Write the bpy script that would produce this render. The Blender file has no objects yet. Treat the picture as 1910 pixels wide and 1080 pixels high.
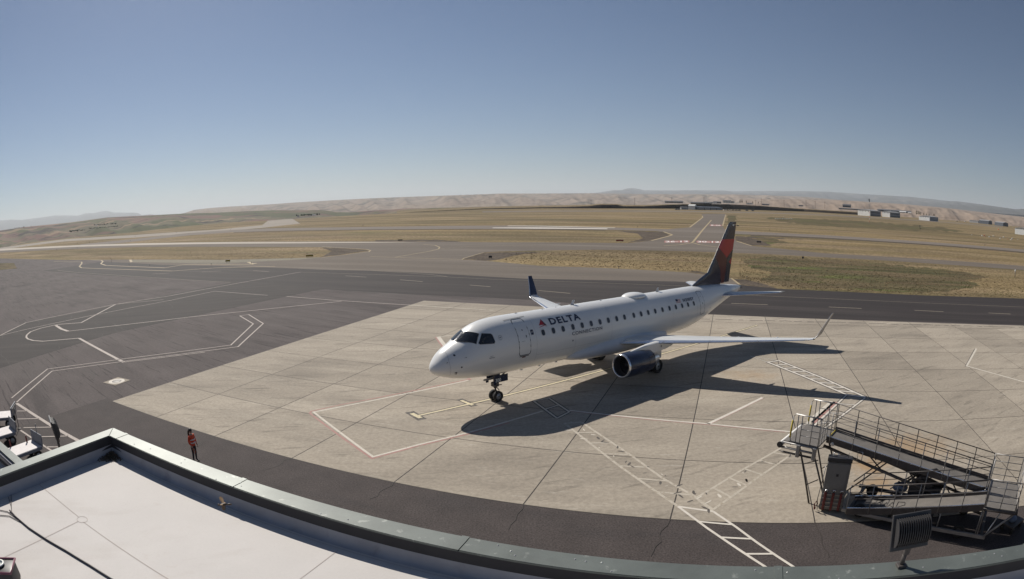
import bpy, bmesh, math, random
from math import sin, cos, pi, radians as rad, hypot, sqrt
from mathutils import Vector, Matrix, noise
from mathutils.geometry import delaunay_2d_cdt
random.seed(7)
C = bpy.context.scene.collection
sc = bpy.context.scene

# ------------------------------------------------------------------ camera
H, PITCH, ROLL = 11.108361644434053, rad(7.643492821070233), rad(-0.9171077225606709)
K1, K2, K3 = 0.8482936, 0.011649, 0.08064119
FW = Vector((0, cos(PITCH), -sin(PITCH))); _U = Vector((0, sin(PITCH), cos(PITCH))); _R = Vector((1, 0, 0))
RT = _R*cos(ROLL) + _U*sin(ROLL); UP = -_R*sin(ROLL) + _U*cos(ROLL)
cd = bpy.data.cameras.new('camera'); cam = bpy.data.objects.new('camera', cd); C.objects.link(cam)
m = Matrix((RT, UP, -FW)).transposed().to_4x4(); m.translation = (0, 0, H); cam.matrix_world = m
sc.camera = cam
cd.type = 'PANO'; cd.panorama_type = 'FISHEYE_LENS_POLYNOMIAL'
cd.sensor_width = 36; cd.sensor_height = 36*1080/1910; cd.sensor_fit = 'HORIZONTAL'
_k = 955/18/1000
cd.fisheye_fov = pi
cd.fisheye_polynomial_k0 = 0; cd.fisheye_polynomial_k1 = -K1*_k; cd.fisheye_polynomial_k2 = -K2*_k**2
cd.fisheye_polynomial_k3 = -K3*_k**3; cd.fisheye_polynomial_k4 = 0
cd.clip_start = 0.05; cd.clip_end = 120000

# ------------------------------------------------------------------ aircraft frame, sun
AX, AY, AH = -4.37347602, 31.88384166, 0.68827873
TD = Vector((cos(AH), sin(AH))); LD = Vector((sin(AH), -cos(AH)))
sh = TD*(-0.06) + LD*1.19                       # shadow shift per metre of height
SUN = Vector((-sh.x, -sh.y, 1)).normalized()
EL = math.asin(SUN.z); AZ = math.atan2(SUN.x, SUN.y)

w = bpy.data.worlds.new('World'); sc.world = w; w.use_nodes = True
nt = w.node_tree; nt.nodes.clear()
sky = nt.nodes.new('ShaderNodeTexSky'); sky.sky_type = 'NISHITA'; sky.sun_disc = False
sky.sun_elevation = EL; sky.sun_rotation = AZ; sky.altitude = 430
sky.air_density = 0.9; sky.dust_density = 0.35; sky.ozone_density = 4.5
bg = nt.nodes.new('ShaderNodeBackground'); bg.inputs['Strength'].default_value = 0.05
wo = nt.nodes.new('ShaderNodeOutputWorld')
nt.links.new(sky.outputs[0], bg.inputs[0]); nt.links.new(bg.outputs[0], wo.inputs[0])

sl = bpy.data.lights.new('sun', 'SUN'); sl.energy = 5.0; sl.angle = rad(0.53); sl.color = (1.0, 0.945, 0.86)
so = bpy.data.objects.new('sun', sl); C.objects.link(so)
so.rotation_mode = 'QUATERNION'; so.rotation_quaternion = SUN.to_track_quat('Z', 'Y'); so.location = (-30, 30, 60)

sc.view_settings.view_transform = 'Standard'; sc.view_settings.look = 'None'
sc.view_settings.exposure = 0.12; sc.view_settings.gamma = 1; sc.view_settings.use_curve_mapping = False
sc.render.engine = 'CYCLES'
sc.cycles.max_bounces = 6; sc.cycles.volume_bounces = 0; sc.cycles.use_denoising = True

# ------------------------------------------------------------------ photo pixel -> place
Y0, SL = 110.0, 0.0094          # apron is level, the airfield beyond it rises very slightly
def zg(x, y): return max(0.0, (y-Y0)*SL)
def ray(px, py):
    dx, dy = px-955, 540-py; r = hypot(dx, dy)/1000
    th = K1*r + K2*r*r + K3*r**3; ph = math.atan2(dy, dx)
    return (RT*(sin(th)*cos(ph)) + UP*(sin(th)*sin(ph)) + FW*cos(th))
def at(px, py, z=0.0):
    d = ray(px, py); t = (z-H)/d.z; return Vector((0, 0, H)) + d*t
def G(px, py):
    d = ray(px, py)
    t = -H/d.z if d.z < 0 else -1
    if t > 0 and d.y*t <= Y0: return Vector((d.x*t, d.y*t, 0))
    den = d.z - SL*d.y
    t = (-SL*Y0 - H)/den
    if t < 0: t = 4000
    p = Vector((0, 0, H)) + d*t
    return Vector((p.x, p.y, zg(p.x, p.y)))
def mpp(P):   # metres per photo pixel at a place
    return (Vector(P)-Vector((0, 0, H))).length*0.00087
GA = -0.34978057                                     # slab grid / building axes
U2 = Vector((cos(GA), sin(GA))); V2 = Vector((-sin(GA), cos(GA)))
GO = Vector((-26.25959716, 30.94405215)); SA, SB = 5.65237899, 5.72380621
def UV(u, v, z=0.0):
    p = U2*u + V2*v; return Vector((p.x, p.y, z))

# ------------------------------------------------------------------ materials
def mat(name, col, rough=0.6, metal=0.0, var=0.0, vs=1.0, stretch=None, rot=0.0, fine=0.0, fs=30.0, bump=0.0, bs=40.0,
        spec=0.5, world=False, layers=(), rnd=0.0, coat=0.0, emit=None, alpha=None):
    """procedural material: base colour x big noise x fine noise, then coloured noise layers mixed in."""
    m = bpy.data.materials.new(name); m.use_nodes = True; n = m.node_tree.nodes; L = m.node_tree.links
    b = n['Principled BSDF']
    b.inputs['Roughness'].default_value = rough; b.inputs['Metallic'].default_value = metal
    b.inputs['Specular IOR Level'].default_value = spec; b.inputs['Coat Weight'].default_value = coat
    b.inputs['Coat Roughness'].default_value = 0.08
    if world:
        g = n.new('ShaderNodeNewGeometry'); src = g.outputs['Position']
    else:
        g = n.new('ShaderNodeTexCoord'); src = g.outputs['Object']
    def mapped(st, r=0.0):
        a = n.new('ShaderNodeMapping'); a.vector_type = 'TEXTURE'
        a.inputs['Rotation'].default_value = (0, 0, r)
        a.inputs['Scale'].default_value = st
        L.new(src, a.inputs['Vector']); return a.outputs[0]
    def nz(scale, st=None, r=0.0, detail=4, rg=0.55, dist=0.0):
        t = n.new('ShaderNodeTexNoise'); t.inputs['Scale'].default_value = scale
        t.inputs['Detail'].default_value = detail; t.inputs['Roughness'].default_value = rg; t.inputs['Distortion'].default_value = dist
        L.new(mapped(st, r) if st else src, t.inputs['Vector']); return t.outputs['Fac']
    def rng(f, a, b_, lo, hi):
        q = n.new('ShaderNodeMapRange'); q.inputs['From Min'].default_value = a; q.inputs['From Max'].default_value = b_
        q.inputs['To Min'].default_value = lo; q.inputs['To Max'].default_value = hi; L.new(f, q.inputs['Value']); return q.outputs[0]
    def mul(a, b_):
        q = n.new('ShaderNodeMath'); q.operation = 'MULTIPLY'; L.new(a, q.inputs[0])
        if isinstance(b_, (int, float)): q.inputs[1].default_value = b_
        else: L.new(b_, q.inputs[1])
        return q.outputs[0]
    rgb = n.new('ShaderNodeRGB'); rgb.outputs[0].default_value = (*col, 1); c = rgb.outputs[0]
    for (lc, scale, st, r, lo, hi, amt) in layers:
        f = nz(scale, st, r, 5, 0.6, 0.3); f = rng(f, lo, hi, 0, amt)
        mx = n.new('ShaderNodeMix'); mx.data_type = 'RGBA'; L.new(f, mx.inputs['Factor'])
        L.new(c, mx.inputs['A']); mx.inputs['B'].default_value = (*lc, 1); c = mx.outputs['Result']
    fac = None
    if var: fac = rng(nz(vs, stretch, rot, 5, 0.6), 0.3, 0.7, 1-var, 1+var)
    if fine:
        f2 = rng(nz(fs, None, 0, 3, 0.7), 0.3, 0.7, 1-fine, 1+fine); fac = mul(fac, f2) if fac else f2
    if rnd:
        oi = n.new('ShaderNodeObjectInfo'); f3 = rng(oi.outputs['Random'], 0, 1, 1-rnd, 1+rnd); fac = mul(fac, f3) if fac else f3
    if fac:
        h = n.new('ShaderNodeVectorMath'); h.operation = 'SCALE'; L.new(c, h.inputs[0]); L.new(fac, h.inputs['Scale']); c = h.outputs[0]
    L.new(c, b.inputs['Base Color'])
    if bump:
        bn = n.new('ShaderNodeBump'); bn.inputs['Strength'].default_value = bump; bn.inputs['Distance'].default_value = 0.02
        L.new(nz(bs, None, 0, 4, 0.6), bn.inputs['Height']); L.new(bn.outputs[0], b.inputs['Normal'])
    if emit:
        b.inputs['Emission Color'].default_value = (*emit[0], 1); b.inputs['Emission Strength'].default_value = emit[1]
    m['_c'] = 1
    return m

RUN = math.atan2(*(lambda a, b: (b.y-a.y, b.x-a.x))(G(760, 427.5), G(1640, 449)))   # runway heading
M = {}
# ground
M['grass'] = mat('dry_grass', (0.212, 0.158, 0.082), 0.95, var=0.30, vs=0.06, stretch=(6, 1, 1), rot=RUN, fine=0.55, fs=1.3, world=True, spec=0.1,
    layers=[((0.110, 0.090, 0.048), 0.02, (5, 1, 1), RUN, 0.46, 0.60, 0.75), ((0.27, 0.20, 0.125), 0.05, (9, 1, 1), RUN, 0.50, 0.62, 0.7),
            ((0.085, 0.088, 0.034), 0.09, (4, 1, 1), RUN, 0.56, 0.68, 0.55), ((0.12, 0.075, 0.045), 0.25, (7, 1, 1), RUN, 0.55, 0.7, 0.6)])
M['green'] = mat('green_grass', (0.088, 0.080, 0.038), 0.95, var=0.35, vs=0.2, stretch=(4, 1, 1), rot=RUN, fine=0.55, fs=1.6, world=True, spec=0.1,
    layers=[((0.135, 0.100, 0.058), 0.10, (3, 1, 1), RUN, 0.40, 0.56, 0.85), ((0.10, 0.115, 0.035), 0.13, (3, 1, 1), RUN, 0.56, 0.64, 0.8), ((0.085, 0.06, 0.035), 0.3, (4, 1, 1), RUN, 0.55, 0.66, 0.5)])
M['asphalt'] = mat('apron_asphalt', (0.092, 0.077, 0.074), 0.93, var=0.16, vs=0.5, stretch=(5, 1, 1), rot=GA-0.25, fine=0.22, fs=5, bump=0.25, bs=9, world=True, spec=0.2,
    layers=[((0.032, 0.027, 0.027), 3.6, (26, 1, 1), GA-0.22, 0.585, 0.63, 0.8), ((0.045, 0.039, 0.038), 0.22, (4, 1, 1), GA-0.2, 0.55, 0.66, 0.6), ((0.115, 0.10, 0.095), 0.10, None, 0, 0.45, 0.7, 0.6)])
M['sealed'] = mat('sealed_asphalt', (0.034, 0.028, 0.027), 0.9, var=0.14, vs=0.35, stretch=(9, 1, 1), rot=RUN, fine=0.22, fs=4, bump=0.2, bs=9, world=True, spec=0.25,
    layers=[((0.060, 0.050, 0.046), 0.35, (16, 1, 1), RUN, 0.52, 0.66, 0.6), ((0.033, 0.029, 0.028), 0.5, (14, 1, 1), RUN, 0.55, 0.65, 0.6)])
M['push'] = mat('worn_dark_asphalt', (0.037, 0.031, 0.029), 0.9, var=0.2, vs=0.5, stretch=(7, 1, 1), rot=rad(22), fine=0.22, fs=4, bump=0.2, bs=9, world=True, spec=0.25,
    layers=[((0.068, 0.056, 0.05), 0.7, (14, 1, 1), rad(24), 0.55, 0.68, 0.5), ((0.026, 0.023, 0.022), 1.4, (14, 1, 1), rad(18), 0.56, 0.64, 0.6)])
M['near'] = mat('near_asphalt', (0.064, 0.053, 0.050), 0.92, var=0.13, vs=0.8, fine=0.5, fs=14, bump=0.5, bs=16, world=True, spec=0.25,
    layers=[((0.05, 0.043, 0.042), 0.5, (3, 1, 1), GA, 0.52, 0.66, 0.7)])
M['taxi'] = mat('taxiway_asphalt', (0.150, 0.126, 0.104), 0.93, var=0.10, vs=0.12, stretch=(10, 1, 1), rot=RUN, fine=0.14, fs=3, world=True, spec=0.15,
    layers=[((0.12, 0.105, 0.09), 0.3, (14, 1, 1), RUN, 0.52, 0.64, 0.6), ((0.21, 0.18, 0.15), 0.2, (12, 1, 1), RUN, 0.54, 0.68, 0.6)])
M['runway'] = mat('runway_asphalt', (0.185, 0.158, 0.134), 0.93, var=0.08, vs=0.1, stretch=(12, 1, 1), rot=RUN, fine=0.1, fs=2, world=True, spec=0.15)
M['pale'] = mat('pale_concrete_strip', (0.44, 0.39, 0.33), 0.9, var=0.08, vs=0.1, stretch=(12, 1, 1), rot=RUN, fine=.1, fs=2, world=True, spec=.15)
M['strip'] = mat('worn_strip', (0.28, 0.245, 0.205), 0.9, var=0.1, vs=0.1, stretch=(12, 1, 1), rot=RUN, fine=.1, fs=2, world=True, spec=.15)
M['shoulder'] = mat('dark_shoulder', (0.095, 0.075, 0.058), 0.95, var=0.3, vs=0.3, fine=0.6, fs=2, world=True, spec=0.1,
    layers=[((0.14, 0.11, 0.08), 0.4, None, 0, 0.55, 0.7, 0.6)])
M['slab'] = mat('apron_concrete', (0.330, 0.286, 0.230), 0.9, var=0.12, vs=0.35, stretch=(4.5, 1, 1), rot=GA+0.12, fine=0.16, fs=5, bump=0.15, bs=20, world=True, spec=0.25, rnd=0.10,
    layers=[((0.17, 0.147, 0.12), 0.30, (2.4, 1, 1), GA+0.45, 0.50, 0.70, 0.5), ((0.42, 0.37, 0.30), 0.45, (6, 1, 1), GA+0.15, 0.52, 0.68, 0.45),
            ((0.15, 0.13, 0.105), 2.0, (6, 1, 1), GA+0.6, 0.57, 0.68, 0.5), ((0.44, 0.40, 0.34), 3.0, (7, 1, 1), GA+0.05, 0.62, 0.70, 0.4)])
# the soil/rust stains near the ramps keep their own place
def add_stain(m, spots, col):
    n = m.node_tree.nodes; L = m.node_tree.links; b = n['Principled BSDF']; src = b.inputs['Base Color'].links[0].from_socket
    g = n.new('ShaderNodeNewGeometry')
    for (x, y, r, amt, sx) in spots:
        mp = n.new('ShaderNodeMapping'); mp.vector_type = 'TEXTURE'; mp.inputs['Location'].default_value = (x, y, 0)
        mp.inputs['Rotation'].default_value = (0, 0, GA); mp.inputs['Scale'].default_value = (r*sx, r, 50)
        L.new(g.outputs['Position'], mp.inputs['Vector'])
        ln = n.new('ShaderNodeVectorMath'); ln.operation = 'LENGTH'; L.new(mp.outputs[0], ln.inputs[0])
        nzz = n.new('ShaderNodeTexNoise'); nzz.inputs['Scale'].default_value = 1.3; nzz.inputs['Detail'].default_value = 6; L.new(g.outputs['Position'], nzz.inputs['Vector'])
        ad = n.new('ShaderNodeMath'); ad.operation = 'MULTIPLY_ADD'; L.new(nzz.outputs['Fac'], ad.inputs[0]); ad.inputs[1].default_value = -1.6; ad.inputs[2].default_value = 0.8
        sm = n.new('ShaderNodeMath'); sm.operation = 'ADD'; L.new(ln.outputs['Value'], sm.inputs[0]); L.new(ad.outputs[0], sm.inputs[1])
        q = n.new('ShaderNodeMapRange'); q.inputs['From Min'].default_value = 0.1; q.inputs['From Max'].default_value = 1.0
        q.inputs['To Min'].default_value = amt; q.inputs['To Max'].default_value = 0; L.new(sm.outputs[0], q.inputs['Value'])
        mx = n.new('ShaderNodeMix'); mx.data_type = 'RGBA'; L.new(q.outputs[0], mx.inputs['Factor']); L.new(src, mx.inputs['A'])
        mx.inputs['B'].default_value = (*col, 1); src = mx.outputs['Result']
    L.new(src, b.inputs['Base Color'])
_s = [(at(1690, 835), 2.4, 0.55, 1.6), (at(1620, 870), 1.3, 0.75, 1.2), (at(1640, 905), 1.2, 0.6, 1.2), (at(1400, 700), 1.6, 0.35, 1.5)]
add_stain(M['slab'], [(p.x, p.y, r, a, s) for p, r, a, s in _s], (0.34, 0.21, 0.10))
_s = [(at(820, 640), 2.5, 0.35, 3.0), (at(560, 690), 2.2, 0.35, 1.6), (at(760, 735), 2.0, 0.4, 1.6), (at(770, 800), 1.8, 0.3, 1.6), (at(640, 745), 2.2, 0.35, 1.5)]
add_stain(M['slab'], [(p.x, p.y, r, a, s) for p, r, a, s in _s], (0.19, 0.165, 0.135))
M['joint'] = mat('joint_sealant', (0.035, 0.028, 0.024), 0.8, world=True)
def paint(name, col, wear=0.45, under=(0.3, 0.26, 0.21), lo=0.5):
    return mat(name, col, 0.8, var=0.08, vs=2, world=True, spec=0.3, layers=[(under, 5.0, None, 0, lo, lo+0.12, wear)])
M['white'] = paint('white_paint', (0.62, 0.57, 0.50), 0.35, (0.33, 0.30, 0.26), 0.58)
M['thinwhite'] = paint('faded_white_paint', (0.42, 0.365, 0.325), 0.6, (0.11, 0.098, 0.093), 0.58)
M['conwhite'] = paint('worn_white_paint', (0.58, 0.53, 0.45), 0.8, (0.30, 0.26, 0.21), 0.57)
M['ghost'] = paint('ghost_paint', (0.475, 0.425, 0.35), 0.95, (0.34, 0.29, 0.225), 0.51)
M['pink'] = paint('faded_red_paint', (0.38, 0.205, 0.18), 0.6)
M['yellow'] = paint('pale_yellow_paint', (0.62, 0.54, 0.36), 0.3)
M['taxiyel'] = paint('taxi_yellow_paint', (0.38, 0.30, 0.18), 0.3, (0.17, 0.145, 0.118))
M['outline'] = paint('black_outline_paint', (0.09, 0.08, 0.072), 0.5, (0.30, 0.26, 0.21))
M['dash'] = paint('faded_dash_paint', (0.26, 0.22, 0.17), 0.5, (0.08, 0.07, 0.066))
# buildings
M['roof'] = mat('roof_membrane', (0.545, 0.515, 0.49), 0.75, var=0.035, vs=0.9, fine=0.02, fs=20, bump=0.05, bs=6, spec=0.3,
    layers=[((0.43, 0.39, 0.355), 0.8, (3, 1, 1), 0.6, 0.54, 0.74, 0.6), ((0.50, 0.45, 0.41), 4.0, (2, 1, 1), 0.2, 0.62, 0.72, 0.4)], world=True)
M['seam'] = mat('membrane_seam', (0.42, 0.37, 0.34), 0.9)
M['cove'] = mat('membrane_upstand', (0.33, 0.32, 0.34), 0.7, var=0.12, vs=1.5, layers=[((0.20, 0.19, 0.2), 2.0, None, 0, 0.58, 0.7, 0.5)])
M['coping'] = mat('coping_metal', (0.130, 0.145, 0.133), 0.50, 0.24, var=0.2, vs=1.2, fine=0.05, fs=40, layers=[((0.36, 0.37, 0.34), 5, None, 0, 0.62, 0.70, 0.5), ((0.12, 0.13, 0.12), 1.6, (3, 1, 1), GA, 0.55, 0.7, 0.5)])
M['flash'] = mat('dark_flashing', (0.030, 0.028, 0.031), 0.7, var=0.15, vs=2)
M['wall'] = mat('terminal_wall', (0.30, 0.27, 0.23), 0.85, var=0.1, vs=1)
M['hangw'] = mat('hangar_white', (0.74, 0.74, 0.72), 0.6, var=0.05, vs=0.3)
M['hangd'] = mat('hangar_dark', (0.07, 0.08, 0.10), 0.5, var=0.1, vs=0.3)
M['hangg'] = mat('hangar_grey', (0.27, 0.27, 0.27), 0.6, var=0.08, vs=0.3)
M['roofd'] = mat('dark_roof', (0.10, 0.10, 0.11), 0.7, var=0.15, vs=0.3)
M['leaf'] = mat('tree_foliage', (0.045, 0.06, 0.025), 0.9, var=0.5, vs=0.6, spec=0.1)
M['bark'] = mat('bark', (0.10, 0.07, 0.05), 0.9)
# aircraft
M['hull'] = mat('aircraft_white', (0.75, 0.74, 0.715), 0.28, var=0.035, vs=0.7, stretch=(3, 1, 1), coat=0.4,
    layers=[((0.50, 0.48, 0.45), 0.9, (4, 1, 1), 0, 0.62, 0.8, 0.25)])
M['fair'] = mat('fairing_grey', (0.60, 0.61, 0.63), 0.38, var=0.04, vs=1)
M['wing'] = mat('wing_grey', (0.56, 0.57, 0.57), 0.38, var=0.07, vs=1.2, stretch=(1, 5, 1), layers=[((0.38, 0.37, 0.36), 1.5, (1, 4, 1), 0, 0.6, 0.75, 0.4)])
M['alu'] = mat('bare_aluminium', (0.72, 0.73, 0.76), 0.22, 0.9, var=0.05, vs=2)
M['navy'] = mat('navy_paint', (0.018, 0.024, 0.052), 0.25, var=0.1, vs=1, coat=0.5)
M['red'] = mat('tail_red', (0.42, 0.022, 0.030), 0.3, var=0.06, vs=1, coat=0.3)
M['maroon'] = mat('tail_maroon', (0.105, 0.018, 0.022), 0.3, var=0.06, vs=1, coat=0.3)
M['letter'] = mat('letter_navy', (0.022, 0.026, 0.06), 0.4)
M['line'] = mat('panel_gap', (0.05, 0.05, 0.055), 0.6)
M['softline'] = mat('panel_seam', (0.26, 0.26, 0.27), 0.6)
M['glass'] = mat('cockpit_glass', (0.016, 0.018, 0.022), 0.07, var=0.2, vs=3, spec=0.8)
M['cab'] = mat('cabin_glass', (0.045, 0.045, 0.05), 0.15, rnd=0.5, spec=0.7)
M['rim'] = mat('window_rim', (0.62, 0.60, 0.57), 0.4)
M['steel'] = mat('galvanised_steel', (0.30, 0.29, 0.28), 0.45, 0.5, var=0.15, vs=3)
M['dsteel'] = mat('dark_steel', (0.085, 0.075, 0.07), 0.6, 0.2, var=0.2, vs=3)
M['deck'] = mat('ramp_deck', (0.17, 0.155, 0.14), 0.7, 0.2, var=0.15, vs=2, fine=0.15, fs=30)
M['black'] = mat('black_plastic', (0.040, 0.038, 0.039), 0.5, var=0.1, vs=3)
M['rubber'] = mat('tyre_rubber', (0.022, 0.021, 0.02), 0.85, var=0.2, vs=3)
M['rimw'] = mat('wheel_grey', (0.42, 0.42, 0.42), 0.4, 0.3)
M['hub'] = mat('engine_inner', (0.12, 0.12, 0.125), 0.35, 0.6)
M['fan'] = mat('fan_blade', (0.20, 0.20, 0.21), 0.3, 0.9)
M['cabinet'] = mat('cabinet_grey', (0.20, 0.195, 0.185), 0.55, var=0.08, vs=2)
M['redk'] = mat('red_strap', (0.13, 0.022, 0.020), 0.6, var=0.15, vs=5)
M['yelp'] = mat('yellow_bumper', (0.55, 0.42, 0.03), 0.6)
M['blue'] = mat('blue_tarp', (0.10, 0.14, 0.22), 0.6, var=0.2, vs=3)
M['cartd'] = mat('cart_deck', (0.60, 0.56, 0.55), 0.6, var=0.08, vs=2, layers=[((0.35, 0.3, 0.29), 2, None, 0, 0.6, 0.75, 0.5)])
M['cartg'] = mat('cart_grey', (0.22, 0.23, 0.26), 0.55, var=0.1, vs=2)
M['vest'] = mat('hi_vis_orange', (0.72, 0.085, 0.03), 0.8, var=0.12, vs=6)
M['trous'] = mat('dark_trousers', (0.035, 0.03, 0.035), 0.9, var=0.15, vs=8)
M['skin'] = mat('skin', (0.42, 0.24, 0.17), 0.6)
M['hair'] = mat('dark_hair', (0.022, 0.014, 0.011), 0.6)
M['refl'] = mat('reflective_tape', (0.75, 0.75, 0.70), 0.4)
M['flagr'] = mat('flag_red', (0.45, 0.08, 0.08), 0.4)
M['signf'] = mat('sign_face', (0.05, 0.035, 0.02), 0.5)
M['signy'] = mat('sign_yellow', (0.45, 0.30, 0.03), 0.5)
M['signr'] = mat('sign_red', (0.35, 0.03, 0.02), 0.5)
M['orange'] = mat('marker_orange', (0.62, 0.13, 0.04), 0.6)
M['mwhite'] = mat('marker_white', (0.78, 0.76, 0.72), 0.6)
M['wing_b'] = mat('insect_wing', (0.34, 0.23, 0.13), 0.4, var=0.2, vs=60)
M['body_b'] = mat('insect_body', (0.06, 0.038, 0.022), 0.5)
M['litter'] = mat('leaf_litter', (0.14, 0.095, 0.06), 0.9, var=0.5, vs=30, rnd=0.3)
M['cable'] = mat('black_cable', (0.03, 0.022, 0.026), 0.5)
M['purple'] = mat('housing_plum', (0.20, 0.07, 0.10), 0.35)

# ------------------------------------------------------------------ helpers
def obj(name, bm, mt, parent=None, smooth=False, angle=None, kind=None):
    me = bpy.data.meshes.new(name); bmesh.ops.recalc_face_normals(bm, faces=bm.faces); bm.to_mesh(me); bm.free()
    for x in (mt if isinstance(mt, (list, tuple)) else [mt]): me.materials.append(x)
    if smooth:
        me.polygons.foreach_set('use_smooth', [True]*len(me.polygons))
        if angle is not None: me.set_sharp_from_angle(angle=angle)
    o = bpy.data.objects.new(name, me); C.objects.link(o)
    if parent: o.parent = parent
    if kind: o['kind'] = kind
    return o
def tag(o, label, cat, group=None):
    o['label'] = label; o['category'] = cat
    if group: o['group'] = group
    return o
def thing(name, label, cat, loc=(0, 0, 0), rz=0.0, group=None):
    o = bpy.data.objects.new(name, None); C.objects.link(o); o.location = loc; o.rotation_euler = (0, 0, rz); o.empty_display_size = 0.2
    return tag(o, label, cat, group)
def struct(name):
    o = bpy.data.objects.new(name, None); C.objects.link(o); o['kind'] = 'structure'; return o
def copy(o, parent, **kw):
    c = o.copy(); C.objects.link(c); c.parent = parent
    for ch in o.children: copy(ch, c)
    return c
def NB(): return bmesh.new()
def box(bm, c, s, R=None, bev=0.0, mi=0):
    r = bmesh.ops.create_cube(bm, size=1.0); vs = r['verts']
    for v in vs: v.co = Vector((v.co.x*s[0], v.co.y*s[1], v.co.z*s[2]))
    fs = {f for v in vs for f in v.link_faces}
    for f in fs: f.material_index = mi
    if bev:
        es = list({e for v in vs for e in v.link_edges})
        rr = bmesh.ops.bevel(bm, geom=es, offset=bev, segments=2, affect='EDGES', profile=0.5)
        vs = list({v for f in rr['faces'] for v in f.verts} | {v for v in vs if v.is_valid})
    T = Matrix.Translation(Vector(c)) @ (R.to_4x4() if R else Matrix())
    for v in vs: v.co = T @ v.co
    return vs
def tube(bm, p, q, r, n=8, r2=None, cap=True, mi=0):
    p = Vector(p); q = Vector(q); d = (q-p); L = d.length
    if L < 1e-6: return
    z = d/L; x = z.orthogonal().normalized(); y = z.cross(x); r2 = r if r2 is None else r2
    a = [bm.verts.new(p + (x*cos(2*pi*i/n) + y*sin(2*pi*i/n))*r) for i in range(n)]
    b = [bm.verts.new(q + (x*cos(2*pi*i/n) + y*sin(2*pi*i/n))*r2) for i in range(n)]
    for i in range(n):
        f = bm.faces.new((a[i], a[(i+1) % n], b[(i+1) % n], b[i])); f.smooth = True; f.material_index = mi
    if cap:
        bm.faces.new(a[::-1]).material_index = mi; bm.faces.new(b).material_index = mi
def path(bm, pts, r, n=6, mi=0):
    pts = [Vector(p) for p in pts]
    rings = []
    for i, p in enumerate(pts):
        d = (pts[min(i+1, len(pts)-1)] - pts[max(i-1, 0)]).normalized()
        ref = Vector((0, 0, 1)) if abs(d.z) < 0.9 else Vector((1, 0, 0))
        x = d.cross(ref).normalized(); y = d.cross(x)
        rings.append([bm.verts.new(p + (x*cos(2*pi*k/n) + y*sin(2*pi*k/n))*r) for k in range(n)])
    for a, b in zip(rings, rings[1:]):
        for k in range(n):
            f = bm.faces.new((a[k], a[(k+1) % n], b[(k+1) % n], b[k])); f.smooth = True; f.material_index = mi
    bm.faces.new(rings[0][::-1]); bm.faces.new(rings[-1])
def loft(bm, rings, closed=True, cap=True, mi=0, smooth=True):
    R = [[bm.verts.new(p) for p in r] for r in rings]; n = len(R[0])
    for a, b in zip(R, R[1:]):
        for k in range(n if closed else n-1):
            f = bm.faces.new((a[k], a[(k+1) % n], b[(k+1) % n], b[k])); f.material_index = mi; f.smooth = smooth
    if cap:
        for rr in (R[0][::-1], R[-1]):
            try: bm.faces.new(rr).material_index = mi
            except Exception: pass
    return R
def lathe(bm, prof, o, ax, n=32, mi=0, cap=False):
    o = Vector(o); ax = Vector(ax).normalized(); x = ax.orthogonal().normalized(); y = ax.cross(x)
    loft(bm, [[o + ax*a + (x*cos(2*pi*k/n) + y*sin(2*pi*k/n))*r for k in range(n)] for a, r in prof], True, cap, mi)
def ball(bm, c, r, s=(1, 1, 1), n=12, mi=0):
    rr = bmesh.ops.create_uvsphere(bm, u_segments=n, v_segments=max(6, n//2), radius=r)
    for v in rr['verts']: v.co = Vector((v.co.x*s[0], v.co.y*s[1], v.co.z*s[2])) + Vector(c)
    for f in {f for v in rr['verts'] for f in v.link_faces}: f.smooth = True; f.material_index = mi
def flat(bm, pts, dz=0.0):
    """flat polygon on the ground surface (split at the crease where the field starts to rise)"""
    cx = sum(p.x for p in pts)/len(pts); cy_ = sum(p.y for p in pts)/len(pts)
    P = [Vector((p.x-cx, p.y-cy_)) for p in pts]
    vo_, _, fo_, *_ = delaunay_2d_cdt(P, [], [list(range(len(P)))], 1, 1e-5)
    vs = [bm.verts.new((v.x+cx, v.y+cy_, 0)) for v in vo_]
    g = {'faces': [bm.faces.new([vs[k] for k in f]) for f in fo_]}
    geo = list(g['faces']); es = list({e for f in geo for e in f.edges}); v2 = list({v for f in geo for v in f.verts})
    bmesh.ops.bisect_plane(bm, geom=geo+es+v2, plane_co=(0, Y0, 0), plane_no=(0, 1, 0))
    for v in bm.verts: v.co.z = zg(v.co.x, v.co.y) + dz
def ground_poly(name, pix, mt, dz, parent=None, kind='structure'):
    bm = NB(); flat(bm, [G(*p) if not isinstance(p, Vector) else p for p in pix], dz)
    for f in bm.faces:
        if f.normal.z < 0: f.normal_flip()
    o = obj(name, bm, mt, parent)
    if not parent: o['kind'] = kind
    return o
def rag(pix, amp=0.09, step=14):
    out = []
    for a, b in zip(pix, pix[1:]+pix[:1]):
        n = max(1, int(hypot(b[0]-a[0], (b[1]-a[1])*4)/step))
        for k in range(n):
            t = k/n; out.append((a[0]+(b[0]-a[0])*t + random.uniform(-1, 1)*amp*18*(k > 0), a[1]+(b[1]-a[1])*t + random.uniform(-1, 1)*amp*10*(k > 0)))
    return out
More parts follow.
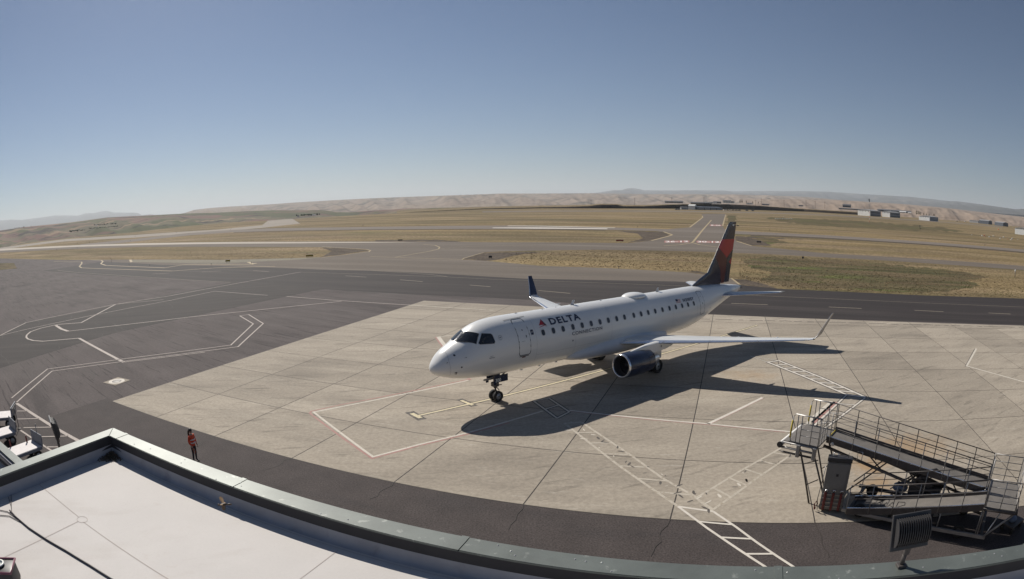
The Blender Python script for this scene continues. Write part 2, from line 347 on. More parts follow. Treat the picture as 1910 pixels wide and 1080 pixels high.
def ribbon(bm, pts, wd, dz, mi=0):
    """painted line of constant width through ground points, mitred"""
    P = [Vector((p.x, p.y)) for p in pts]; n = len(P); A = []; B = []
    for i in range(n):
        d1 = (P[i]-P[i-1]).normalized() if i else None; d2 = (P[i+1]-P[i]).normalized() if i < n-1 else None
        d = ((d1 or d2) + (d2 or d1)).normalized(); nn = Vector((-d.y, d.x))
        k = 1/max(0.35, nn.dot(Vector((-(d1 or d2).y, (d1 or d2).x))))
        for S, s in ((A, 1), (B, -1)):
            q = P[i] + nn*(s*wd/2*k); S.append(bm.verts.new((q.x, q.y, zg(q.x, q.y)+dz)))
    for i in range(n-1):
        f = bm.faces.new((A[i], A[i+1], B[i+1], B[i])); f.material_index = mi
def line(pix, wd, mt, parent, dz=0.016, name='painted_line'):
    bm = NB(); pts = [G(*p) if not isinstance(p, Vector) else p for p in pix]; ribbon(bm, pts, wd, dz)
    for f in bm.faces:
        f.normal_update()
        if f.normal.z < 0: f.normal_flip()
    return obj(name, bm, mt, parent)

# ------------------------------------------------------------------ ground, far edge follows the field's rim
EDGE = [(-60, 476), (0, 463), (60, 452), (121, 445), (251, 433), (345, 422), (440.6, 414), (510, 411), (622, 404), (677, 401), (774, 395.7), (900, 390.5),
        (1010, 388.6), (1260, 389), (1362, 390), (1500, 394.5), (1600, 400.5), (1681, 404), (1759, 410), (1808, 413), (1870, 419.5), (1910, 424), (1960, 431)]
E = [G(*p) for p in EDGE]
l = E[0]; r = E[-1]
outer = [Vector((-400, -300, 0)), Vector((-1600, l.y*0.7, 0))] + [e for e in E] + [Vector((r.x*1.6, r.y*0.8, 0)), Vector((500, -300, 0))]
ground_poly('ground', outer, M['grass'], -0.02)
pave = struct('airfield_pavement')
# apron + taxiway complex
near_pt = [UV(-150, -40), UV(140, -40)]
ground_poly('apron_asphalt', [UV(-150, -40), UV(150, -40), at(2050, 620), G(1910, 557), G(1719, 551), G(1455, 539), G(1378, 531), G(1364, 519), G(1280, 508), G(1130, 500),
    G(1008, 496), G(908, 487), G(862, 484), G(800, 480), G(700, 474), G(640, 476), G(600, 480), G(518, 482.6), G(417, 485), G(300, 484), G(189, 484.5), G(120, 485), G(0, 482), G(-200, 487)],
    M['asphalt'], 0.0, pave)
ground_poly('taxiway', [(184, 486), (300, 484.1), (417, 484.8), (518, 482.4), (600, 479.8), (640, 475.5), (690, 468), (683, 465), (640, 463), (600, 461), (500, 460.5), (400, 460.2), (260, 460.5), (106, 465.5), (0, 471.4), (-60, 474),
    (-60, 469), (0, 464.5), (144, 457.5), (268, 453.8), (400, 451.5), (640, 450.5), (920, 452), (1169, 453.5), (1402, 458.6), (1540, 472.6), (1910, 496), (2000, 502),
    (2000, 511), (1910, 504), (1700, 489), (1540, 479.8), (1430, 473.8), (1270, 468.3), (1109, 465.7), (931, 469), (901, 471), (862, 484), (908, 486.7), (1008, 496), (1130, 500), (1280, 508), (1364, 519), (1378, 531.5),
    (1200, 524.5), (980, 521), (780, 509.5), (700, 506), (620, 504.5), (514, 500.5), (404, 497), (300, 495), (240, 491)], M['taxi'], 0.004, pave)
ground_poly('taxiway', [(-60, 471), (0, 466), (121, 450.3), (251, 443.3), (402, 432.7), (489, 425), (560, 417), (545, 408), (500, 411.5), (489, 420), (402, 428.6), (251, 438.3), (121, 446.3), (0, 462.2), (-60, 467)], M['strip'], 0.008, pave, )
ground_poly('pale_strip', [(-60, 469), (0, 464.5), (144, 457.5), (268, 453.8), (400, 452), (560, 451.4), (640, 451.2), (790, 452.2), (640, 453.2), (560, 454.0), (400, 455), (268, 457), (144, 460.3), (0, 467.6), (-60, 471.3)], M['pale'], 0.016, pave)
ground_poly('runway', [(150, 461), (243, 451.5), (352, 439), (436, 433.2), (500, 431), (640, 428.6), (760, 427.6), (1000, 427.5), (1130, 428.6), (1215, 430.7), (1372, 436.5), (1540, 443.5), (1640, 449.5), (1910, 470), (2000, 477),
    (2000, 473), (1910, 465.7), (1640, 445.3), (1540, 438.7), (1372, 431), (1240, 427.3), (1130, 424), (1000, 421), (760, 422.6), (640, 424.2), (500, 426), (436, 428.7), (352, 434.5), (243, 446.6), (150, 456)], M['runway'], 0.012, pave)
ground_poly('dark_shoulder', [(436, 434), (640, 429.6), (760, 428.6), (1000, 428.5), (1130, 429.8), (1130, 428.7), (1000, 427.6), (760, 427.7), (640, 428.7), (436, 433.3)], M['shoulder'], 0.006, pave)
ground_poly('dark_shoulder', [(1400, 440), (1540, 445.6), (1640, 451.5), (1910, 472), (1910, 470.1), (1640, 449.6), (1540, 443.6), (1400, 438)], M['shoulder'], 0.006, pave)
ground_poly('crossing_taxiway', [(1169, 454), (1215, 449), (1247, 441), (1253, 438.5), (1237, 433), (1215, 430), (1286.5, 424), (1310.6, 405.7), (1309, 399), (1353.6, 399), (1348, 421.4), (1352, 428), (1374, 432), (1366, 440), (1374, 450), (1402, 459)], M['taxi'], 0.010, pave)
ground_poly('perimeter_road', [(900, 394.3), (1100, 393), (1280, 393.4), (1420, 396.2), (1540, 400.8), (1600, 404), (1700, 409.7), (1760, 413.7), (1870, 423), (1870, 424), (1760, 414.8), (1700, 411), (1600, 405.3), (1540, 402.1), (1420, 397.8), (1280, 395), (1100, 394.6), (900, 396)], M['runway'], 0.002, pave)
# gravelly tips of the grass islands, green patches
for px in ([(862, 483), (901, 471.5), (1010, 469.5), (960, 476), (930, 484), (908, 486.3)], [(1372, 440), (1372, 447), (1402, 458), (1440, 458.5), (1420, 449), (1400, 444), (1500, 446.5)],
           [(1169, 453), (1215, 448.5), (1251, 438.6), (1234, 432.5), (1150, 430.2), (1190, 436), (1200, 444)], [(1364, 520), (1378, 530), (1450, 538), (1420, 528), (1390, 521)],
           [(690, 466.6), (640, 474.5), (600, 479), (620, 468), (600, 461.6), (640, 463.6)], [(1280, 507), (1364, 518), (1300, 505)], [(700, 450), (860, 450.6), (820, 447.2), (700, 447.6)]):
    ground_poly('gravel_patch', rag(px, .05, 8), M['shoulder'], -0.012, pave)
for px in ([(1385, 484), (1440, 479), (1520, 484), (1600, 486), (1700, 497), (1790, 506), (1850, 518), (1800, 522), (1830, 533), (1760, 545), (1640, 543), (1560, 538), (1490, 537), (1420, 523), (1440, 508), (1400, 500)], [(1380, 440), (1440, 444), (1470, 452), (1420, 457), (1392, 452)],
           [(1358, 401), (1375, 402), (1372, 417), (1356, 420)], [(1420, 405), (1600, 412), (1760, 424), (1800, 432), (1700, 430), (1500, 420)], [(0, 490), (30, 491), (28, 500), (0, 503), (-40, 504), (-40, 489)]):
    ground_poly('green_grass', rag(px, .16, 9), M['green'], -0.014, pave)
ground_poly('grass_island', [(-80, 490), (0, 491), (26, 490.5), (32, 501), (0, 503.5), (-80, 506)], M['green'], 0.010, pave)
ground_poly('pale_verge', [(243, 484.6), (417, 484.9), (518, 482.5), (600, 480), (560, 484), (480, 488), (420, 491.2), (395, 492.2), (330, 490.5), (260, 489), (246, 488.8)], mat('pale_verge', (0.235, 0.215, 0.17), .95, var=.12, vs=.3, stretch=(8, 1, 1), rot=RUN, fine=.2, fs=2, world=True, spec=.1), 0.009, pave)
# dark sealed taxilane and pushback lane
ground_poly('sealed_taxilane', [(80, 505), (150, 495), (184, 489), (240, 490), (300, 494), (404, 496), (514, 499.5), (620, 503.5), (700, 505), (780, 508.5), (980, 520), (1260, 525), (1378, 531), (1455, 539), (1719, 551), (1910, 557), (2050, 561),
    (2050, 613), (1910, 606), (1719, 599.8), (1478, 593), (1322, 585.8), (1150, 572), (1000, 560), (920, 555.6), (767, 549), (608, 539.7), (560, 534), (427, 527.5), (320, 520.6), (167, 512)], M['sealed'], 0.007, pave)
ground_poly('pushback_lane', [(-60, 655), (0, 626), (48, 601), (150, 583), (320, 549), (450, 524), (558, 508), (640, 517), (760, 530), (608, 539.7), (596, 540.5), (407, 580), (214, 621), (0, 687), (-60, 704)], M['push'], 0.004, pave)
bm = NB()
e0 = UV(-150, 0)
nv = (GO.x*V2.x + GO.y*V2.y)                      # v of the concrete's near edge
nu = (GO.x*U2.x + GO.y*U2.y)
ground_poly('near_apron_strip', [UV(nu-1.5, -20), UV(nu+110, -20), UV(nu+110, nv+0.2), UV(nu-1.0, nv+0.2)], M['near'], 0.003, pave)

# ------------------------------------------------------------------ concrete slabs
conc = struct('concrete_apron')
far1, far2 = at(785, 560.5), at(1478, 593)          # far edge of the concrete
def far_v(u):
    a = Vector((far1.x, far1.y)); b = Vector((far2.x, far2.y))
    ua, va, ub, vb = a.dot(U2), a.dot(V2), b.dot(U2), b.dot(V2)
    return va + (u-ua)/(ub-ua)*(vb-va)
NA = 15
bed = [UV(nu-0.02, nv-0.02), UV(nu+NA*SA, nv-0.02), UV(nu+NA*SA, far_v(nu+NA*SA)), UV(nu-0.02, far_v(nu))]
ground_poly('joint_bed', bed, M['joint'], 0.006, conc)
gap = 0.027
slab_me = None
for a in range(NA):
    for b_ in range(14):
        u0, u1 = nu+a*SA+gap, nu+(a+1)*SA-gap
        v0 = nv+b_*SB+gap; f0, f1 = far_v(u0)-0.02, far_v(u1)-0.02
        v1a = min(nv+(b_+1)*SB-gap, f0); v1b = min(nv+(b_+1)*SB-gap, f1)
        if v1a <= v0+0.3 or v1b <= v0+0.3: continue
        full = (v1a == v1b == nv+(b_+1)*SB-gap)
        if full and slab_me:
            o = bpy.data.objects.new('slab', slab_me); C.objects.link(o); o.parent = conc
        else:
            bm = NB(); zt = 0.013
            Q = [UV(u0, v0)-UV(u0, v0), UV(u1, v0)-UV(u0, v0), UV(u1, v1b)-UV(u0, v0), UV(u0, v1a)-UV(u0, v0)]
            lo = [bm.verts.new((q.x, q.y, 0.0)) for q in Q]; hi = [bm.verts.new((q.x, q.y, zt)) for q in Q]
            bm.faces.new(hi)
            for k in range(4): bm.faces.new((lo[k], lo[(k+1) % 4], hi[(k+1) % 4], hi[k]))
            o = obj('slab', bm, M['slab'], conc)
            if full: slab_me = o.data
        p = UV(u0, v0); o.location = (p.x, p.y, 0)

# ------------------------------------------------------------------ painted markings
mk = struct('painted_markings')
W = M['white']; T = M['thinwhite']; CW = M['conwhite']
def L_(pix, wd=0.15, mt=W, dz=0.017): return line(pix, wd, mt, mk, dz)
L_([(-40, 645), (0, 626), (48.6, 602), (216, 567.7), (320, 551.5), (560.5, 507.7)], 0.22, T)
L_([(560.5, 507.7), (620, 509.6), (834.5, 516.7), (920, 521), (1260, 533), (1378, 539)], 0.16, M['dash'])
L_([(556, 501), (600, 502.8), (679, 503.9), (801, 512), (834, 516)], 0.2, M['dash'])
L_([(1378, 550), (1719, 565), (1910, 573)], 0.16, M['dash'])
L_([(-40, 636), (5, 625), (62, 611.6), (169, 589), (320, 560), (400.5, 543.4), (499, 551)], 0.16, T)
L_([(534.5, 553), (620, 560), (761, 569)], 0.2, T); L_([(761, 569), (920, 579)], 0.25, M['ghost'])
L_([(216, 567.7), (305, 559)], 0.16, T)
L_([(216, 567.7), (151.6, 602), (107, 605.4), (75.4, 612.5), (57, 619), (50, 625), (49, 629), (52, 632.4), (62, 635.4), (80.4, 636.7), (147.4, 631)], 0.26, T)
L_([(147.4, 631), (231, 676)], 0.34, T)
L_([(104, 607), (115, 614), (127, 618)], 0.45, T); L_([(127, 618), (205, 609), (300, 598), (358.6, 591), (620, 564), (637, 562)], 0.22, T)
L_([(31, 750.7), (97, 692.5), (223, 675.3), (444, 647), (491, 603.7), (464, 587), (447.4, 589.3), (472.5, 604.3), (430.6, 644), (228, 670), (88.8, 688.5), (21.8, 742.7)], 0.15, T)
L_([(233, 675.7), (382, 657.3)], 0.13, T)
L_([(31, 752.6), (49, 764.4), (98, 795.6), (147, 823), (200, 856)], 0.28, T)
for q in (((32, 767), (51, 767)), ((32, 782), (72.6, 781)), ((44, 798), (96, 797)), ((75.5, 815), (127, 813.6)), ((86, 834), (130, 834))): L_(q, 0.13, T)
L_([(38.5, 803), (93, 839), (120, 857)], 0.15, T)
for q in (((376, 507.4), (413, 505.6)), ((472.6, 505), (501, 506.6)), ((285, 511), (315, 510)), ((645, 514.6), (683, 517)), ((746, 522), (788.5, 525.4)), ((876.4, 531.8), (915, 535)), ((1004, 542), (1064, 547.4)),
          ((1364, 566), (1432, 568.6)), ((1546, 572.8), (1607, 575.6)), ((1705.6, 579), (1760, 581.6)), ((1844, 584), (1885, 586))): L_(q, 0.28, M['dash'])
# yellow taxiway edge / centre lines
ty = M['taxiyel']
L_([(100, 488), (152, 488.6), (153, 491), (148, 497), (152, 499.6), (170, 500.5), (320, 505.6), (404, 499.6), (514, 497)], 0.5, ty)
L_([(170, 485), (189, 485.5), (192, 488), (188, 492), (197, 495), (240, 497), (308, 499.6), (341, 494), (470, 493)], 0.6, ty)
L_([(107, 504), (113, 505), (140, 508), (300, 519), (430, 527)], 0.2, M['dash'])
L_([(243, 484.5), (245, 489)], 0.9, ty); L_([(463, 489), (472, 492.5), (478, 491)], 0.9, ty)
L_([(600, 459.6), (683, 465), (691, 467), (688, 470), (600, 480.5)], 0.35, ty)
L_([(690, 478.5), (736, 480), (795, 482), (862, 484), (866, 481.5), (880, 477.5), (902, 471)], 0.3, ty)
L_([(736, 480), (800, 469), (818, 464.5), (820, 461), (812, 457.8), (790, 456)], 0.35, ty)
L_([(818, 464), (880, 459.5), (1000, 457)], 0.2, ty)
L_([(1215, 448.8), (1247, 440.5), (1254, 438), (1238, 432.2)], 0.8, ty)
L_([(1286.5, 424), (1310.6, 405.7), (1310, 402.6)], 0.8, ty); L_([(1353.6, 400.5), (1348, 421.4)], 0.8, ty)
L_([(1327, 410.5), (1311, 428.5), (1293, 451), (1290, 453)], 0.7, ty); L_([(1290, 453), (1268, 456.6), (1238, 458.6)], 0.5, ty); L_([(1293, 453), (1305, 456.5), (1340, 461)], 0.5, ty)
L_([(1374, 450), (1402, 458.6)], 0.6, ty); L_([(1364, 519), (1380, 531)], 0.35, ty)
# white runway bars
for q in ([(919, 424.6), (1000, 424.4), (1133, 426.2), (1133, 427.4), (1000, 426.3), (919, 425.4)], [(947, 421), (1000, 421.2), (1147, 424.6), (1147, 425.2), (1000, 421.9), (947, 421.6)]):
    ground_poly('painted_bar', q, M['white'], 0.018, mk)
# painted holding position designators, red panels with pale digits
def ground_text(txt, p0, p1, hpx, mt, parent):
    cu = bpy.data.curves.new('t', 'FONT'); cu.body = txt; cu.size = 1; cu.offset = 0.02
    o = bpy.data.objects.new('t', cu); me = o.to_mesh(); xs = [v.co.x for v in me.vertices]; wd = max(xs)-min(xs); x0 = min(xs)
    bm = NB(); bm.from_mesh(me); o.to_mesh_clear()
    for v in bm.verts:
        u = (v.co.x-x0)/wd; q = G(p0[0]+(p1[0]-p0[0])*u, p0[1]+(p1[1]-p0[1])*u - v.co.y*hpx/0.72); v.co = (q.x, q.y, q.z+0.022)
    return obj('painted_text', bm, mt, parent)
for (a, b_, tx, hh) in (((1241, 452), (1284, 451.6), '26-12', 2.6), ((1301, 452), (1342, 452.8), '30-12', 2.6), ((1326, 420.8), (1344, 421.2), '8-26', 1.6)):
    ground_poly('red_panel', [(a[0]-2, a[1]+0.7), (b_[0]+2, b_[1]+0.7), (b_[0]+2, b_[1]-hh-0.4), (a[0]-2, a[1]-hh-0.4)], mat('panel_red', (0.34, 0.12, 0.10), 0.8, world=True, layers=[((0.17, 0.145, 0.118), 1.5, None, 0, 0.45, 0.6, 0.7)]), 0.019, mk)
    ground_text(tx, a, b_, hh, M['mwhite'], mk)
# stand markings on the concrete: white with a faded red band on the outside
L_([(876.6, 709), (585, 769), (695.7, 852.5), (780, 830), (880, 805.5), (1012.4, 767)], 0.14, CW)
L_([(877, 707.2), (640, 754.5), (580.5, 767.5), (578, 771), (632, 812), (694.6, 856), (702, 853.6), (780, 832.2), (882, 807.7), (950, 788.8)], 0.13, M['pink'], 0.0165)
L_([(817.6, 628.6), (832, 648)], 0.35, CW); L_([(814, 629), (828, 649)], 0.25, M['pink'], 0.0165); L_([(817.6, 628.6), (862, 623)], 0.12, CW)
L_([(877, 709.5), (858, 686)], 0.2, M['pink'])
L_([(1062, 766), (1117, 772), (1320, 790.7), (1464.7, 804.7), (1500, 808)], 0.13, W); L_([(1062, 767.6), (1117, 773.8), (1320, 792.6), (1464, 806.6)], 0.07, M['pink'], 0.0165)
L_([(1320.5, 791), (1422, 742)], 0.2, W); L_([(1323, 792), (1424, 743)], 0.07, M['pink'], 0.0165)
L_([(1821, 650.5), (1803, 683), (1910, 712.7), (1960, 727)], 0.2, CW); L_([(1818, 651), (1800, 684)], 0.08, M['outline'], 0.0165)
L_([(1553, 749.4), (1510, 787.7)], 0.42, CW); L_([(1559, 750), (1517, 789)], 0.36, M['pink']); L_([(1510, 787.7), (1490, 806)], 0.3, CW)
# yellow lead-in line with black edging
A0, A1 = G(781, 775.4), G(1412.5, 606.8)
line([A0, A1], 0.36, M['outline'], mk, 0.0162); line([A0, A1], 0.17, M['yellow'], mk, 0.0185)
L_([(763.5, 768.5), (788, 783.5)], 0.55, M['outline'], 0.0165); L_([(767.7, 771.5), (784.5, 780)], 0.26, M['yellow'], 0.0187)
L_([(857, 745), (885, 758)], 0.45, M['outline'], 0.0166); L_([(860, 747.3), (882, 756.2)], 0.2, M['yellow'], 0.0189)
# ladders: passenger walkways painted between the terminal and the stands
def ladder(rA, rB, n, wd, mt, dz=0.0175, out=True, skip=0):
    a = [G(*p) for p in rA]; b = [G(*p) for p in rB]
    if out:
        line(a, wd*2.3, M['outline'], mk, dz-0.0012); line(b, wd*2.3, M['outline'], mk, dz-0.0012)
    line(a, wd, mt, mk, dz); line(b, wd, mt, mk, dz)
    def ev(P, t):
        Ls = [(P[i+1]-P[i]).length for i in range(len(P)-1)]; S = sum(Ls)*t
        for i, l_ in enumerate(Ls):
            if S <= l_ or i == len(Ls)-1: return P[i].lerp(P[i+1], S/l_)
            S -= l_
    for k in range(skip, n):
        t = k/(n-1); p, q = ev(a, t), ev(b, t)
        if out: line([p, q], wd*2.3, M['outline'], mk, dz-0.0011, 'painted_rung')
        line([p, q], wd, mt, mk, dz+0.0004, 'painted_rung')
ladder([(1264.7, 945.2), (1320, 986.4), (1357, 1011.6), (1397, 1038.4), (1440, 1066)], [(1330, 954.6), (1372, 983), (1410.5, 1011.6), (1449, 1038), (1486, 1062)], 5, 0.11, W, out=False)
ladder([(1053, 790), (1157, 871), (1210, 908), (1264.7, 945.2)], [(1085, 788), (1180, 852), (1235, 892), (1293, 925), (1330, 954.6)], 8, 0.13, M['ghost'], 0.0169, out=False)
ladder([(995.6, 748.6), (1039, 780.4)], [(1024, 743), (1062, 768.7)], 3, 0.12, CW)
ladder([(1298, 929.5), (1382, 878), (1466, 830.6)], [(1330, 951), (1412, 892), (1496, 834)], 7, 0.12, M['ghost'], 0.0162, out=False)
ladder([(1431.6, 675.7), (1503.8, 704.3), (1579, 736.5)], [(1452.7, 673), (1533.7, 705), (1614, 741)], 10, 0.19, W)
ladder([(1399, 664.5), (1431.6, 675.7)], [(1428, 669), (1452.7, 673)], 2, 0.09, CW, 0.0167)
ladder([(1579, 737), (1531.7, 781.5), (1500, 812)], [(1614, 742), (1564.4, 780), (1530, 805)], 5, 0.12, W, 0.0171)
if False: pass
# dark shape patches left where old paint was blacked out
random.seed(3)
for k in range(46):
    t = random.random(); s = random.random()
    if k < 30: p = Vector((1053+(1330-1053)*t + random.uniform(-4, 4), 788+(950-788)*t + (random.choice((-1, 1))*9))); 
    else: p = Vector((1300+(1490-1300)*t, 940+(832-940)*t + random.choice((-1, 1))*9))
    g = at(p.x, p.y); bm = NB(); an = random.uniform(0, 3.1); n = 7; rr = random.uniform(0.05, 0.15)
    vs = [bm.verts.new((g.x+cos(an)*cos(2*pi*i/n)*rr*1.5 - sin(an)*sin(2*pi*i/n)*rr*0.5*random.uniform(.5, 1.2), g.y+sin(an)*cos(2*pi*i/n)*rr*1.5+cos(an)*sin(2*pi*i/n)*rr*0.5*random.uniform(.5, 1.2), 0.0182)) for i in range(n)]
    f = bm.faces.new(vs); f.normal_update()
    if f.normal.z < 0: f.normal_flip()
    obj('blackout_patch', bm, M['outline'] if k % 3 else CW, mk)
# broken dark crack line near the far edge of the concrete, and cracks running on into the near strip
random.seed(5)
x = 1300.0
while x < 1905:
    l_ = random.uniform(8, 34); y = 595+(x-1300)*0.0262
    L_([(x, y), (x+l_*0.5, y+random.uniform(-.4, .6)), (x+l_, y+l_*0.026)], 0.16, M['joint']); x += l_+random.uniform(2, 12)
for a in range(1, 8):
    p = UV(nu+a*SA, nv); pts = [p]; u, v = nu+a*SA, nv
    for k in range(random.randint(5, 9)):
        u += random.uniform(-0.22, 0.16); v -= random.uniform(0.25, 0.5); pts.append(UV(u, v))
    line(pts, 0.03, M['joint'], mk, 0.017, 'crack')
for k in range(60):   # long thin cracks in the old apron asphalt
    px, py = random.uniform(0, 560), random.uniform(520, 700)
    p = G(px, py)
    if p.x*U2.x+p.y*U2.y > nu-6: continue
    an = GA-0.35+random.uniform(-0.25, 0.25); pts = [p]
    for j in range(random.randint(3, 8)):
        p = p + Vector((cos(an), sin(an), 0))*random.uniform(0.5, 1.3); an += random.uniform(-0.3, 0.3); pts.append(p.copy())
    line(pts, random.uniform(0.03, 0.06), M['joint'], mk, 0.0145, 'crack')
# manhole with white ring
mh = at(217.6, 711.5)
cover = struct('manhole'); cover.location = (mh.x, mh.y, 0); cover.rotation_euler = (0, 0, GA+0.1)
bm = NB(); box(bm, (0, 0, 0.01), (1.75, 1.75, 0.02)); obj('concrete_collar', bm, M['slab'], cover)
bm = NB(); lathe(bm, [(0.021, 0.42), (0.026, 0.44), (0.026, 0.70), (0.021, 0.72)], (0, 0, 0), (0, 0, 1), 32); obj('painted_ring', bm, M['white'], cover)
bm = NB(); lathe(bm, [(0.021, 0.40), (0.03, 0.38), (0.03, 0.01)], (0, 0, 0), (0, 0, 1), 32, cap=True); obj('iron_lid', bm, M['dsteel'], cover)
# ------------------------------------------------------------------ regional jet
PLANE = thing('airliner', 'white twin-engined regional jet with navy and red tail parked on the concrete apron', 'airplane', (AX, AY, 0), AH)
TILT, PIV = 0.0065, 16.0
def A(x, y, z, t=True): return Vector((x, -y, z + (TILT*(PIV-x) if t else 0)))    # x back from the nose, y to port, z up
ZT=[(0,2.5),(.06,2.7),(.23,2.93),(.68,3.38),(1.2,3.68),(1.58,3.86),(2.21,4.30),(2.7,4.55),(3.18,4.72),(3.8,4.82),(4.6,4.875),(6,4.885),(20,4.885),(23,4.88),(25,4.84),(27,4.76),(29,4.62),(31,4.42),(31.75,4.3)]
ZB=[(0,2.5),(.06,2.36),(.25,2.2),(.7,2.03),(1.5,1.82),(2.5,1.68),(3.6,1.6),(5,1.58),(20,1.58),(21.5,1.63),(23,1.8),(25,2.24),(27,2.76),(29,3.27),(31,3.72),(31.75,3.86)]
WW=[(0,0),(.06,.22),(.25,.5),(.7,.83),(1.2,1.05),(1.8,1.24),(2.5,1.37),(3.4,1.46),(4.4,1.5),(6,1.505),(20,1.505),(22,1.49),(24,1.37),(26,1.1),(28,.8),(30,.49),(31,.33),(31.75,.22)]
ZC=[(0,2.5),(.7,2.6),(2,2.85),(3.5,3.1),(5,3.2),(20,3.2),(24,3.35),(28,3.85),(31.75,4.08)]
def pch(Tb, x):
    xs = [a for a, _ in Tb]; ys = [b for _, b in Tb]; n = len(xs)
    h = [xs[i+1]-xs[i] for i in range(n-1)]; d = [(ys[i+1]-ys[i])/h[i] for i in range(n-1)]; m_ = [0]*n; m_[0] = d[0]; m_[-1] = d[-1]
    x = min(max(x, xs[0]), xs[-1]); i = 0
    while i < n-2 and x > xs[i+1]: i += 1
    for j in (i, i+1):
        if 0 < j < n-1 and d[j-1]*d[j] > 0:
            w1 = 2*h[j]+h[j-1]; w2 = h[j]+2*h[j-1]; m_[j] = (w1+w2)/(w1/d[j-1]+w2/d[j])
    t = (x-xs[i])/h[i]
    return ys[i]*(1+2*t)*(1-t)**2 + m_[i]*h[i]*t*(1-t)**2 + ys[i+1]*t*t*(3-2*t) + m_[i+1]*h[i]*t*t*(t-1)
def sec(x): return pch(ZT, x), pch(ZB, x), pch(WW, x), pch(ZC, x)
def skin(x, phi, off=0.0):      # phi measured from port horizontal, up positive
    t, b_, w_, c = sec(x); h = (t-c) if sin(phi) > 0 else (c-b_)
    y, z = w_*cos(phi), c + h*sin(phi)
    if off:
        n = Vector((cos(phi)/max(w_, .05), sin(phi)/max(h, .05))).normalized(); y += n.x*off; z += n.y*off
    return y, z
def phi_of(x, z, off=0):
    t, b_, w_, c = sec(x); h = (t-c) if z > c else (c-b_); return math.asin(max(-1, min(1, (z-c)/h)))
def S(x, z, off=0.006, side=1):
    y, zz = skin(x, phi_of(x, z), off); return A(x, side*y, zz)
def Sphi(x, phi, off=0.006, side=1):
    y, zz = skin(x, phi, off); return A(x, side*y, zz)

xs = [0.0, .02, .06, .12, .2, .3, .45, .6, .8, 1.0, 1.2, 1.4, 1.6, 1.8, 2.0, 2.2, 2.45, 2.7, 3, 3.4, 3.8, 4.2, 4.6, 5.2, 6] + [6+i*1.4 for i in range(1, 11)] + [20.6, 21.2, 21.8, 22.4, 23, 23.6, 24.3, 25, 25.8, 26.6, 27.4, 28.2, 29, 29.8, 30.5, 31.2, 31.75]
bm = NB(); N = 72
loft(bm, [[A(x, *skin(x, 2*pi*k/N)) for k in range(N)] for x in xs[1:]], cap=True)
obj('fuselage', bm, M['hull'], PLANE, True)
def strip_on(pts, wd, name, mt, parent=PLANE, side=1, off=0.007, close=False, sub=6):
    """thin raised line following the skin through (x,z) points"""
    P = list(pts) + ([pts[0]] if close else [])
    Q = []
    for (a, b_) in zip(P, P[1:]):
        for i in range(sub): Q.append((a[0]+(b_[0]-a[0])*i/sub, a[1]+(b_[1]-a[1])*i/sub))
    Q.append(P[-1]); bm = NB(); prev = None
    V = [S(x, z, off, side) for x, z in Q]
    for i, (x, z) in enumerate(Q):
        d = (V[min(i+1, len(V)-1)]-V[max(0, i-1)]).normalized(); ph = phi_of(x, z)
        n = Vector((0, -side*cos(ph), sin(ph))); s = d.cross(n).normalized()*wd/2
        cur = (bm.verts.new(V[i]+s), bm.verts.new(V[i]-s))
        if prev: bm.faces.new((prev[0], cur[0], cur[1], prev[1]))
        prev = cur
    return obj(name, bm, mt, parent)
def patch(poly, name, mt, parent=PLANE, side=1, off=0.008, cuts=3, fill=None):
    """panel following the skin, outline in (x,z); grid-filled so that it hugs the curve"""
    bm = NB(); vs = [bm.verts.new((x, z, 0)) for x, z in poly]; f = bm.faces.new(vs)
    bmesh.ops.triangulate(bm, faces=[f])
    for _ in range(cuts):
        bmesh.ops.subdivide_edges(bm, edges=[e for e in bm.edges if e.calc_length() > 0.12], cuts=1, use_grid_fill=True)
        bmesh.ops.triangulate(bm, faces=[f for f in bm.faces if len(f.verts) > 3])
    for v in bm.verts: v.co = S(v.co.x, v.co.y, off, side)
    return obj(name, bm, mt, parent)
def roundpoly(x0, x1, z0, z1, r, n=5, skew=0.0):
    P = []
    for cx, cz, a0 in ((x1-r, z1-r, 0), (x0+r, z1-r, 90), (x0+r, z0+r, 180), (x1-r, z0+r, 270)):
        for i in range(n+1):
            a = rad(a0+90*i/n); X, Z = cx+r*cos(a), cz+r*sin(a); P.append((X+skew*(Z-z0), Z))
    return P
